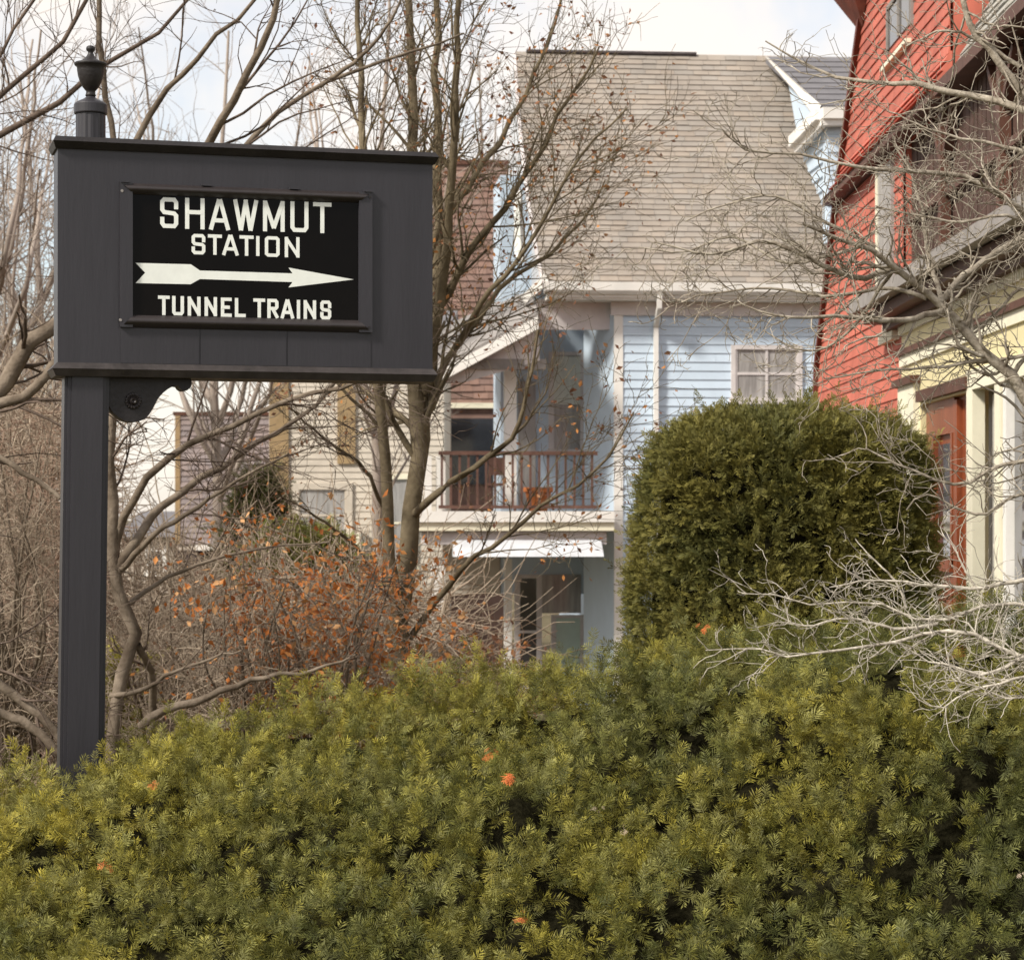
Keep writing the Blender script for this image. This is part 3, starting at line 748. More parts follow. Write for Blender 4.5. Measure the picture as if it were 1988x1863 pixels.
for u in (400, 570):
    c = SG.hit(u, 362)
    SG.slab(mb, c[0] - .022, c[0] + .022, t1, t1 + 0.010, 0, 0.02)
for c in (s0, s1 - .04): SG.slab(mb, c, c + .04, t1, t1 + .010, 0, .03)
mb.out('frame_clip', M['sign'], fr)
for (u, v) in ((236, 372), (233, 622), (716, 384), (714, 636)):
    c = SG.hit(u, v)
    mb = MB(); vs_ = [SG.pt(c[0] + .006 * math.cos(k * math.pi / 5), c[1] + .006 * math.sin(k * math.pi / 5), .0245) for k in range(10)] + [SG.pt(c[0] + .007 * math.cos(k * math.pi / 5), c[1] + .007 * math.sin(k * math.pi / 5), .021) for k in range(10)]
    mb.add(vs_, [tuple(range(10))] + [(i, i + 10, (i + 1) % 10 + 10, (i + 1) % 10) for i in range(10)])
    mb.out('screw', M['greyroof'] if u < 300 else M['sign_dark'], fr)
for (a, b) in ((s0, SG.hit(388, 680)[0]), (SG.hit(388, 680)[0], SG.hit(557, 680)[0]), (SG.hit(557, 680)[0], s1)):
    mb = MB(); SG.slab(mb, a + .004, b - .004, 0.022, t0 - .004, 0.0, 0.0035); mb.out('apron_panel', M['sign'], sg)
PO = 0.004
mb = MB(); SG.slab(mb, i0, i1, j0, j1, 0.0, PO); panel = mb.out('panel', M['enamel'], sg)

def stroke(mb, pts, w, off, closed=False):
    p = [np.array(a, float) for a in pts]
    n = len(p)
    if not closed:
        p[0] = p[0] + norm(p[0] - p[1]) * w / 2
        p[-1] = p[-1] + norm(p[-1] - p[-2]) * w / 2
    lft, rgt = [], []
    for i in range(n):
        dirs = []
        if closed or i > 0: dirs.append(norm(p[i] - p[i - 1]))
        if closed or i < n - 1: dirs.append(norm(p[(i + 1) % n] - p[i]))
        ns = [np.array([-d[1], d[0]]) for d in dirs]
        m = norm(sum(ns)); k = 1.0 / max(0.55, float(np.dot(m, ns[0])))
        lft.append(p[i] + m * k * w / 2); rgt.append(p[i] - m * k * w / 2)
    for i in range(n if closed else n - 1):
        j = (i + 1) % n
        SG.prism(mb, [tuple(rgt[i]), tuple(rgt[j]), tuple(lft[j]), tuple(lft[i])], PO, off)

GL = {
 'S': [[(1, .72), (1, .90), (.86, 1), (.14, 1), (0, .92), (0, .62), (.14, .52), (.86, .48), (1, .40), (1, .10), (.86, 0), (.14, 0), (0, .10), (0, .26)]],
 'H': [[(0, 0), (0, 1)], [(1, 0), (1, 1)], [(0.1, .55), (.9, .55)]],
 'A': [[(0, 0), (.44, 1)], [(.56, 1), (1, 0)], [(.25, .28), (.75, .28)]],
 'W': [[(0, 1), (.25, 0)], [(.28, 0), (.5, 1)], [(.5, 1), (.72, 0)], [(.75, 0), (1, 1)]],
 'M': [[(0, 0), (0, 1)], [(1, 0), (1, 1)], [(.04, .97), (.47, .12)], [(.96, .97), (.53, .12)]],
 'U': [[(0, 1), (0, .10), (.14, 0), (.86, 0), (1, .10), (1, 1)]],
 'T': [[(0, 1), (1, 1)], [(.5, .97), (.5, 0)]],
 'I': [[(.5, 0), (.5, 1)]],
 'O': ['c', [(.14, 0), (.86, 0), (1, .08), (1, .92), (.86, 1), (.14, 1), (0, .92), (0, .08)]],
 'N': [[(0, 0), (0, 1)], [(.03, .97), (.97, .03)], [(1, 0), (1, 1)]],
 'E': [[(0, 0), (0, 1)], [(.1, 1), (1, 1)], [(.1, 0), (1, 0)], [(.1, .5), (.75, .5)]],
 'L': [[(0, 1), (0, 0)], [(.1, 0), (1, 0)]],
 'R': [[(0, 0), (0, 1)], [(.1, 1), (.84, 1), (1, .9), (1, .60), (.84, .5), (.1, .5)], [(.5, .45), (1, 0)]],
}
def U4(x): return (260 + x / 2.84) * .7952
def V4(y): return (420 + y / 2.84) * .7952
TX = [('S', 372, 497, 180, 387), ('H', 545, 680, 184, 394), ('A', 712, 855, 192, 400), ('W', 880, 1050, 196, 404), ('M', 1085, 1235, 203, 411), ('U', 1275, 1400, 208, 415), ('T', 1432, 1560, 214, 422),
      ('S', 590, 685, 432, 570), ('T', 703, 800, 435, 573), ('A', 803, 915, 438, 577), ('T', 922, 1020, 442, 580), ('I', 1038, 1060, 445, 582), ('O', 1098, 1200, 448, 587), ('N', 1236, 1338, 453, 591),
      ('T', 357, 438, 858, 991), ('U', 455, 537, 861, 993), ('N', 563, 652, 865, 996), ('N', 680, 766, 868, 998), ('E', 793, 868, 872, 1003), ('L', 890, 965, 875, 1005),
      ('T', 1018, 1100, 878, 1008), ('R', 1115, 1192, 881, 1012), ('A', 1208, 1300, 885, 1015), ('I', 1320, 1342, 887, 1017), ('N', 1367, 1453, 890, 1018), ('S', 1482, 1558, 892, 1022)]
for ch, x0, x1, y0, y1 in TX:
    a, b = SG.hit(U4(x0), V4(y1), PO), SG.hit(U4(x1), V4(y0), PO)
    b = (b[0], min(b[1], j1 - .002)); a = (a[0], max(a[1], j0 + 0.001))
    w = (0.0185 if y0 < 430 else 0.0150)
    mb = MB()
    g = GL[ch]; closed = g[0] == 'c'
    if closed: g = g[1:]
    for i, st in enumerate(g):
        pts = []
        for (px, py) in st:
            X = a[0] + w / 2 + px * (b[0] - a[0] - w) if ch != 'I' else (a[0] + b[0]) / 2
            pts.append((X, a[1] + w / 2 + py * (b[1] - a[1] - w)))
        stroke(mb, pts, w, PO + 0.0012 + 0.0003 * i, closed)
    mb.out('letter', M['letter'], panel)
arr = [(202, 630), (585, 640), (648, 683), (1290, 703), (1262, 663), (1715, 745), (1262, 800), (1290, 763), (648, 742), (583, 778), (202, 770), (268, 698)]
mb = MB(); SG.prismUV(mb, [(U4(x), V4(y)) for x, y in arr], PO, PO + 0.0012)
mb.out('arrow', M['letter'], panel)

# post
pc = SG.hit(166, 900, -0.1)[0]
pw = 0.098
mb = MB()
def post_ring(z, dx, sc=1.0):
    w = pw * sc
    g = 0.014
    pf = [(-w, -w + .03), (-w + g, -w + .03), (-w + g, -w + g), (-w + .03, -w + g), (-w + .03, -w)]
    ring = []
    for (a, b) in pf: ring.append((a, b))
    for (a, b) in [(-b, a) for a, b in pf]: ring.append((a, b))
    for (a, b) in [(-a, -b) for a, b in pf]: ring.append((a, b))
    for (a, b) in [(b, -a) for a, b in pf]: ring.append((a, b))
    return [SG.pt(pc + a + dx, z - 2.855, -0.1 - b) for a, b in ring]
r0, r1 = post_ring(-0.05, -0.036), post_ring(2.82, 0.0)
n_ = len(r0)
mb.add(r0 + r1, [(i, (i + 1) % n_, (i + 1) % n_ + n_, i + n_) for i in range(n_)] + [tuple(range(n_ - 1, -1, -1)), tuple(range(n_, 2 * n_))])
mb.out('post', M['sign'], sg)
# narrow raised strip on the post face
# fluted stub, collar, urn finial above the box
cpt = SG.pt(SG.hit(176, 240, -0.1)[0], 0, -0.1)
Zt = 2.855 + H_
k = 10.22 / F
zc = lambda v: CZ + (1000 - v) * k
mb = MB()
nn = 36
vs = []
for z in (Zt + .0, zc(214)):
    for i in range(nn):
        a = 2 * math.pi * i / nn
        r = 0.066 if i % 3 else 0.0635
        vs.append((cpt[0] + r * math.cos(a), cpt[1] + r * math.sin(a), z))
mb.add(vs, [(i, (i + 1) % nn, (i + 1) % nn + nn, i + nn) for i in range(nn)] + [tuple(range(nn, 2 * nn))])
mb.out('fluted_stub', M['sign'], sg)
mb = MB(); lathe(mb, cpt[0], cpt[1], [(.070, Zt + .002), (.072, Zt + .012), (.066, Zt + .016)], 32); mb.out('stub_base', M['sign'], sg)
mb = MB(); lathe(mb, cpt[0], cpt[1], [(.072, zc(213)), (.074, zc(211)), (.074, zc(195)), (.070, zc(192)), (.060, zc(189)), (.035, zc(184)), (.022, zc(180)), (.019, zc(178))], 36); mb.out('collar', M['sign'], sg, smooth=False)
mb = MB(); lathe(mb, cpt[0], cpt[1], [(.022, zc(178)), (.024, zc(176)), (.021, zc(173)), (.020, zc(168)), (.025, zc(166)), (.036, zc(160)), (.048, zc(150)), (.056, zc(139)), (.060, zc(128)), (.061, zc(121)), (.070, zc(118)), (.074, zc(115)), (.070, zc(112.5)), (.050, zc(110)), (.030, zc(105)), (.018, zc(99)), (.012, zc(94)), (.012, zc(91)), (.019, zc(88)), (.0205, zc(85)), (.019, zc(81.5)), (.012, zc(79)), (.003, zc(78))], 36)
mb.out('urn_finial', M['sign_dark'], sg, smooth=True)

# bracket with rosette
def u5(x): return (100 + x / 3.976) * .7952
def v5(y): return (850 + y / 3.976) * .7952
bp = [(640, 215), (645, 500), (665, 570), (705, 628), (760, 675), (810, 702), (860, 714), (910, 714), (960, 706), (1010, 688), (1050, 645), (1085, 590), (1110, 540), (1140, 485), (1180, 438), (1230, 398), (1275, 372), (1310, 362), (1335, 368), (1350, 392), (1380, 410), (1420, 408), (1450, 385), (1465, 350), (1462, 310), (1440, 275), (1430, 215)]
mb = MB(); SG.prismUV(mb, [(u5(x), v5(y)) for x, y in bp], -0.16, -0.045)
mb.out('bracket', M['sign_dark'], sg)
rc = SG.hit(u5(895), v5(512), -0.045)
mb = MB()
NP = 16; vs = []; fs = []
vs.append(SG.pt(rc[0], rc[1], -0.030))
rings = [(0.012, -0.022), (0.020, -0.030), (0.022, -0.040), (0.034, -0.036), (0.040, -0.037), (0.0435, -0.0445)]
for (r, o) in rings:
    for i in range(NP * 4):
        a = 2 * math.pi * i / (NP * 4)
        rip = [0, 1, 1, 0][i % 4]
        oo = o + (0.004 * rip if r > 0.03 else 0)
        rr_ = r * (1 + (0.06 * rip if r > 0.03 else 0)) * 0.82
        vs.append(SG.pt(rc[0] + rr_ * math.cos(a), rc[1] + rr_ * math.sin(a), oo))
n4 = NP * 4
for i in range(n4): fs.append((0, 1 + i, 1 + (i + 1) % n4))
for j in range(len(rings) - 1):
    for i in range(n4):
        k2 = (i + 1) % n4
        fs.append((1 + j * n4 + i, 1 + (j + 1) * n4 + i, 1 + (j + 1) * n4 + k2, 1 + j * n4 + k2))
mb.add(vs, fs)
mb.out('rosette', M['moulding'], sg)

# ------------------------------------------------------------ branch machinery (vectorised)
def tubes(Pm, R, k):
    Mn, N, _ = Pm.shape
    T = np.gradient(Pm, axis=1)
    T = norm(T)
    ref = rng.normal(size=(Mn, 1, 3)); 
    u = norm(np.cross(T, np.broadcast_to(ref, T.shape)))
    v = np.cross(T, u)
    ang = np.arange(k) * 2 * np.pi / k
    ring = Pm[:, :, None, :] + R[:, :, None, None] * (np.cos(ang)[None, None, :, None] * u[:, :, None, :] + np.sin(ang)[None, None, :, None] * v[:, :, None, :])
    V = ring.reshape(-1, 3)
    base = (np.arange(Mn)[:, None, None] * N + np.arange(N - 1)[None, :, None]) * k + np.arange(k)[None, None, :]
    nxt = (np.arange(Mn)[:, None, None] * N + np.arange(N - 1)[None, :, None]) * k + ((np.arange(k) + 1) % k)[None, None, :]
    Fq = np.stack([base, nxt, nxt + k, base + k], -1).reshape(-1, 4)
    return V, Fq

def join(parts):
    V, Fq, b = [], [], 0
    for v, f in parts:
        V.append(v); Fq.append(f + b); b += len(v)
    return np.concatenate(V), np.concatenate(Fq)

def guide(pts, r0, r1, N=14, jit=0.02):
    """pts (U,V,y) -> smooth polyline"""
    p = np.array([P(*a) for a in pts])
    d = np.concatenate([[0], np.cumsum(np.linalg.norm(np.diff(p, axis=0), axis=1))])
    t = np.linspace(0, d[-1], N)
    # catmull-rom through the points
    out = []
    for x in t:
        i = min(max(np.searchsorted(d, x) - 1, 0), len(p) - 2)
        f = (x - d[i]) / max(d[i + 1] - d[i], 1e-6)
        a, b = p[i], p[i + 1]
        pa = p[i - 1] if i > 0 else 2 * a - b
        pb = p[i + 2] if i + 2 < len(p) else 2 * b - a
        out.append(0.5 * ((2 * a) + (-pa + b) * f + (2 * pa - 5 * a + 4 * b - pb) * f * f + (-pa + 3 * a - 3 * b + pb) * f ** 3))
    out = np.array(out)
    out[1:-1] += rng.normal(size=(N - 2, 3)) * jit
    return out, np.linspace(r0, r1, N)

def spawn(Pm, R, dens, Lr, ang=(25, 60), n=5, crook=0.25, up=0.06, rs=(0.5, 0.75), rt=0.35, tmin=0.15, flat=0.6, rmin=0.002, droop=0, lenrel=0.0, nmax=None):
    Mn, N, _ = Pm.shape
    ln = np.linalg.norm(np.diff(Pm, axis=1), axis=2).sum(1)
    cnt = rng.poisson(dens * ln * (1 - tmin))
    idx = np.repeat(np.arange(Mn), cnt)
    if nmax and len(idx) > nmax: idx = rng.choice(idx, nmax, replace=False)
    K = len(idx)
    t = rng.uniform(tmin, 1, K) * (N - 1)
    i0 = np.clip(t.astype(int), 0, N - 2); f = (t - i0)[:, None]
    A, B = Pm[idx, i0], Pm[idx, i0 + 1]
    pos = A + (B - A) * f
    tan = norm(B - A)
    rad = R[idx, i0] * (1 - f[:, 0]) + R[idx, i0 + 1] * f[:, 0]
    v = rng.normal(size=(K, 3)); v[:, 1] *= flat
    v = norm(v - (v * tan).sum(1, keepdims=True) * tan)
    a = np.radians(rng.uniform(ang[0], ang[1], K))[:, None]
    d = norm(np.cos(a) * tan + np.sin(a) * v)
    L = rng.uniform(Lr[0], Lr[1], K) * (1 - 0.5 * t / (N - 1))
    if lenrel: L = L * (lenrel * ln[idx])
    out = np.zeros((K, n, 3)); out[:, 0] = pos
    st = (L / (n - 1))[:, None]
    for i in range(1, n):
        d = d + rng.normal(size=(K, 3)) * crook; d[:, 2] += up; d = norm(d)
        out[:, i] = out[:, i - 1] + d * st
    r0 = np.maximum(rad * rng.uniform(rs[0], rs[1], K), rmin)
    Ro = r0[:, None] * np.linspace(1, rt, n)[None, :]
    Ro = np.maximum(Ro, rmin * 0.6)
    return out, Ro

def leaves(Pm, count, size, cols, jit=0.05):
    """small curled leaf quads near twig ends; returns verts, tris, colours"""
    Mn, N, _ = Pm.shape
    idx = rng.integers(0, Mn, count); k = rng.integers(1, N, count)
    c = Pm[idx, k] + rng.normal(size=(count, 3)) * jit
    a = norm(rng.normal(size=(count, 3))); b = norm(np.cross(a, rng.normal(size=(count, 3))))
    nn = np.cross(a, b)
    s = size * rng.uniform(0.6, 1.3, count)[:, None]
    V = np.stack([c - a * s, c + b * s * .55 + nn * s * .2, c + a * s, c - b * s * .55 + nn * s * .2, c - nn * s * 0.1], 1).reshape(-1, 3)
    o = np.arange(count)[:, None] * 5
    T = np.concatenate([o + np.array([0, 1, 4]), o + np.array([1, 2, 4]), o + np.array([2, 3, 4]), o + np.array([3, 0, 4])])
    cc = np.array(cols)[rng.integers(0, len(cols), count)] * rng.uniform(0.7, 1.25, (count, 1))
    return V, T, np.repeat(cc, 5, axis=0)

TRI = [0]
def tree(name, label, cat, limbs, mtl, levels, base, group=None, lf=None, twig_mat=None, trunk_k=8):
    """limbs: list of (points, r0, r1); levels: list of kwargs for spawn"""
    root = empty(name, base, label, cat, group)
    G = [guide(p, a, b, 16, min(0.015, a * 0.25)) for p, a, b in limbs]
    Pm = np.stack([g[0] for g in G]); R = np.stack([g[1] for g in G])
    V, Fq = tubes(Pm, R, trunk_k)
    add('trunk', V, Fq, mtl, root, smooth=True)
    parts = []
    cur = (Pm, R)
    allp = [(Pm, R)]
    last = None
    for i, lv in enumerate(levels):
        lv = dict(lv); src = lv.pop('src', None); kk = lv.pop('k', 3)
        A = allp[src if src is not None else -1]
        nw = spawn(A[0], A[1], **lv)
        allp.append(nw)
        parts.append(tubes(nw[0], nw[1], kk)); last = nw
    V, Fq = join(parts)
    TRI[0] += len(Fq) * 2
    add('crown', V, Fq, twig_mat or mtl, root, smooth=True)
    if lf:
        v, t_, c = leaves(last[0], *lf)
        add('dry_leaves', v, t_, M['dryleaf'], root, col=c, kind='stuff')
        TRI[0] += len(t_)
    return root, allp

ORANGE = [(0.55, 0.19, 0.05), (0.62, 0.27, 0.09), (0.42, 0.15, 0.05), (0.60, 0.34, 0.16)]
BROWNL = [(0.28, 0.13, 0.07), (0.35, 0.19, 0.10), (0.22, 0.11, 0.07), (0.50, 0.22, 0.07)]
# --- tree with two stems in front of the porch
y1 = 17.0
limbs = [
 ([(782, 1420, y1), (778, 1300, y1), (775, 1200, y1), (795, 1060, y1), (812, 920, y1), (806, 780, y1), (798, 600, y1), (800, 400, y1), (800, 200, y1), (792, 20, y1), (790, -200, y1)], .086, .018),
 ([(776, 1260, y1), (756, 1060, y1 - .2), (746, 900, y1 - .3), (732, 760, y1 - .4), (716, 560, y1 - .5), (706, 300, y1 - .5), (694, 100, y1 - .4), (688, -150, y1 - .4)], .050, .014),
 ([(812, 920, y1), (830, 720, y1 + .3), (850, 500, y1 + .5), (852, 300, y1 + .6), (843, 100, y1 + .6), (850, -150, y1 + .6)], .055, .020),
 ([(826, 760, y1), (858, 540, y1 - .3), (879, 340, y1 - .6), (886, 150, y1 - .8), (893, -150, y1 - 1)], .045, .016),
 ([(803, 1000, y1), (850, 955, y1 - .3), (899, 919, y1 - .5), (972, 868, y1 - .8), (1014, 812, y1 - 1), (1031, 727, y1 - 1.1), (1045, 640, y1 - 1.2)], .032, .008),
 ([(795, 1240, y1), (830, 1190, y1), (908, 1090, y1 - .3), (980, 1047, y1 - .5), (1048, 983, y1 - .7), (1121, 940, y1 - .9), (1181, 885, y1 - 1.1), (1230, 800, y1 - 1.2)], .026, .006),
 ([(815, 850, y1), (845, 745, y1 + .2), (887, 668, y1 + .4), (979, 553, y1 + .7), (1064, 495, y1 + .9), (1141, 415, y1 + 1), (1175, 350, y1 + 1)], .036, .006),
 ([(812, 760, y1), (840, 620, y1), (910, 492, y1 - .2), (979, 396, y1 - .4), (1025, 334, y1 - .5), (1064, 253, y1 - .6), (1121, 169, y1 - .7), (1164, 90, y1 - .8)], .038, .007),
 ([(806, 640, y1), (845, 461, y1 + .3), (910, 357, y1 + .5), (987, 246, y1 + .7), (1041, 138, y1 + .8), (1079, 40, y1 + .9), (1100, -60, y1 + .9)], .034, .008),
 ([(880, 680, y1), (940, 580, y1 - .3), (1010, 499, y1 - .5), (1087, 369, y1 - .7), (1141, 284, y1 - .8), (1217, 211, y1 - .9)], .024, .006),
 ([(752, 1000, y1), (700, 900, y1 - .3), (640, 860, y1 - .5), (560, 790, y1 - .8)], .018, .007),
 ([(740, 1150, y1), (690, 1060, y1 - .3), (610, 1000, y1 - .5), (540, 960, y1 - .8)], .016, .006),
]
tree('tree', 'bare two-stemmed tree with olive bark and dry leaves in front of the blue porch', 'tree', limbs, M['barkolive'],
     [dict(dens=7.5, Lr=(0.35, 1.5), ang=(18, 45), n=7, crook=.13, up=.05, rs=(.3, .5), rmin=.0038, flat=.8, k=4, tmin=.3),
      dict(dens=8.0, Lr=(0.2, 0.9), ang=(22, 50), n=6, crook=.17, up=.03, rs=(.5, .75), rmin=.0032, k=3),
      dict(dens=9, Lr=(0.1, 0.5), ang=(25, 60), n=5, crook=.28, up=.03, rs=(.6, .8), rmin=.0025, k=3, nmax=13000)],
     P(782, 1700, y1) * [1, 1, 0], lf=(2300, 0.022, BROWNL, 0.04), twig_mat=M['barkolive'])

# --- spreading tree left of the post, its limbs fan out over the sign
y2 = 14.5
limbs = [
 ([(218, 1560, y2), (220, 1429, y2), (229, 1325, y2), (264, 1245, y2), (240, 1178, y2), (220, 1100, y2), (213, 980, y2), (214, 860, y2), (235, 700, y2), (250, 500, y2), (300, 300, y2)], .055, .030),
 ([(220, 1110, y2), (237, 1016, y2), (269, 954, y2 - .2), (332, 886, y2 - .3), (390, 850, y2 - .4), (448, 828, y2 - .5), (560, 774, y2 - .6), (700, 740, y2 - .8), (800, 690, y2 - 1)], .036, .010),
 ([(224, 1108, y2), (251, 1070, y2), (287, 1016, y2 + .2), (340, 962, y2 + .4), (403, 922, y2 + .5), (448, 891, y2 + .6), (560, 824, y2 + .8), (650, 743, y2 + .9), (700, 690, y2 + 1)], .040, .010),
 ([(228, 1112, y2), (291, 1048, y2 - .2), (372, 990, y2 - .4), (484, 918, y2 - .6), (560, 880, y2 - .7)], .026, .007),
 ([(240, 1180, y2), (310, 1130, y2 + .2), (420, 1085, y2 + .3), (540, 1060, y2 + .4), (640, 1052, y2 + .4)], .020, .006),
 ([(216, 1350, y2), (278, 1339, y2 - .2), (332, 1308, y2 - .3), (403, 1281, y2 - .4), (470, 1262, y2 - .5)], .022, .006),
 ([(272, 1412, y2 - .4), (323, 1375, y2 - .4), (403, 1355, y2 - .4), (493, 1318, y2 - .4), (605, 1300, y2 - .4), (690, 1270, y2 - .4)], .036, .008),
 ([(290, 1500, y2 + .5), (298, 1375, y2 + .4), (294, 1303, y2 + .2), (267, 1250, y2)], .034, .028),
 ([(235, 700, y2), (250, 400, y2), (264, 268, y2), (312, 194, y2), (330, 163, y2), (387, 110, y2 - .2), (422, 70, y2 - .3), (475, 26, y2 - .4), (540, -60, y2 - .5)], .038, .012),
 ([(250, 620, y2), (350, 400, y2 - .5), (409, 273, y2 - .8), (458, 185, y2 - 1), (497, 110, y2 - 1.1), (532, 26, y2 - 1.2), (555, -80, y2 - 1.3)], .044, .020),
 ([(300, 560, y2), (400, 380, y2 + .5), (484, 277, y2 + .7), (572, 194, y2 + .8), (660, 150, y2 + .9), (770, 110, y2 + 1), (900, 65, y2 + 1.2)], .036, .008),
 ([(620, 168, y2 + .8), (700, 110, y2 + .7), (760, 40, y2 + .5), (790, -60, y2 + .4)], .020, .008),
 ([(235, 700, y2), (226, 400, y2 + .3), (220, 264, y2 + .4), (207, 211, y2 + .4), (200, 132, y2 + .4), (192, 53, y2 + .4), (198, -80, y2 + .4)], .030, .020),
]
limbs = [(p_, a_ * .84, b_ * .8) for p_, a_, b_ in limbs]
tree('tree', 'bare grey-brown spreading tree right behind the sign post, branches rising above the sign', 'tree', limbs, M['barkgrey'],
     [dict(dens=3.6, Lr=(0.4, 1.5), ang=(22, 50), n=7, crook=.14, up=.05, rs=(.25, .45), rmin=.0038, k=4, tmin=.32),
      dict(dens=7, Lr=(0.2, 0.9), ang=(25, 55), n=6, crook=.2, up=.03, rs=(.5, .75), rmin=.003, k=3),
      dict(dens=8, Lr=(0.1, 0.5), ang=(25, 60), n=5, crook=.28, up=.02, rs=(.6, .8), rmin=.0024, k=3, nmax=10000)],
     P(218, 1700, y2) * [1, 1, 0], twig_mat=M['barkdark'])

# --- tree out of frame on the left with pale thick limbs
y3 = 13.5
limbs = [
 ([(-200, 1500, y3), (-150, 1000, y3), (-60, 830, y3), (0, 748, y3), (57, 672, y3), (106, 629, y3), (180, 560, y3 + .2), (300, 480, y3 + .3)], .07, .04),
 ([(-150, 900, y3), (-60, 810, y3), (0, 783, y3 - .1), (53, 761, y3 - .1), (106, 708, y3 - .1), (170, 660, y3)], .040, .025),
 ([(-120, 860, y3), (0, 891, y3), (45, 918, y3), (117, 967, y3)], .022, .014),
 ([(-160, 1200, y3), (0, 1326, y3), (103, 1415, y3), (150, 1500, y3)], .034, .024),
 ([(-160, 1300, y3 - .4), (0, 1385, y3 - .4), (60, 1410, y3 - .4), (130, 1470, y3 - .4)], .034, .024),
]
tree('tree', 'bare tree at the left edge with thick pale lichened limbs reaching behind the sign', 'tree', limbs, M['barkgrey'],
     [dict(dens=4, Lr=(0.4, 1.3), ang=(22, 55), n=7, crook=.14, up=.05, rs=(.25, .45), rmin=.004, k=4),
      dict(dens=5, Lr=(0.2, 0.8), ang=(25, 55), n=6, crook=.2, up=.03, rs=(.5, .75), rmin=.003, k=3),
      dict(dens=8, Lr=(0.1, 0.5), ang=(25, 60), n=5, crook=.28, up=.02, rs=(.6, .8), rmin=.0024, k=3, nmax=9000)],
     P(-200, 1700, y3) * [1, 1, 0], twig_mat=M['barkdark'])

limbs = [
 ([(-330, 1500, y3 + 1.5), (-300, 1000, y3 + 1.5), (-200, 450, y3 + 1.5), (-100, 330, y3 + 2), (0, 260, y3 + 2), (88, 211, y3 + 2), (158, 163, y3 + 2), (220, 114, y3 + 2), (308, 57, y3 + 2), (390, -30, y3 + 2)], .060, .010),
 ([(-80, 260, y3 + 1), (0, 190, y3 + 1), (60, 135, y3 + 1), (120, 80, y3 + 1), (165, 10, y3 + 1), (190, -60, y3 + 1)], .026, .012),
 ([(-80, 200, y3 + 1), (-10, 130, y3 + 1), (25, 60, y3 + 1), (80, -20, y3 + 1)], .016, .010),
]
limbs[1][0].insert(0, (-230, 500, y3 + 1.5)); limbs[2][0].insert(0, (-240, 560, y3 + 1.5))
tree('tree', 'bare dark-limbed tree whose branches cross the sky at the upper left corner', 'tree', limbs, M['barkdark'],
     [dict(dens=4, Lr=(0.4, 1.3), ang=(22, 55), n=7, crook=.14, up=.05, rs=(.25, .45), rmin=.004, k=4),
      dict(dens=5, Lr=(0.2, 0.8), ang=(25, 55), n=6, crook=.2, up=.03, rs=(.5, .75), rmin=.003, k=3),
      dict(dens=8, Lr=(0.1, 0.5), ang=(25, 60), n=5, crook=.28, up=.02, rs=(.6, .8), rmin=.0024, k=3, nmax=9000)],
     P(-330, 1700, y3 + 1.5) * [1, 1, 0])

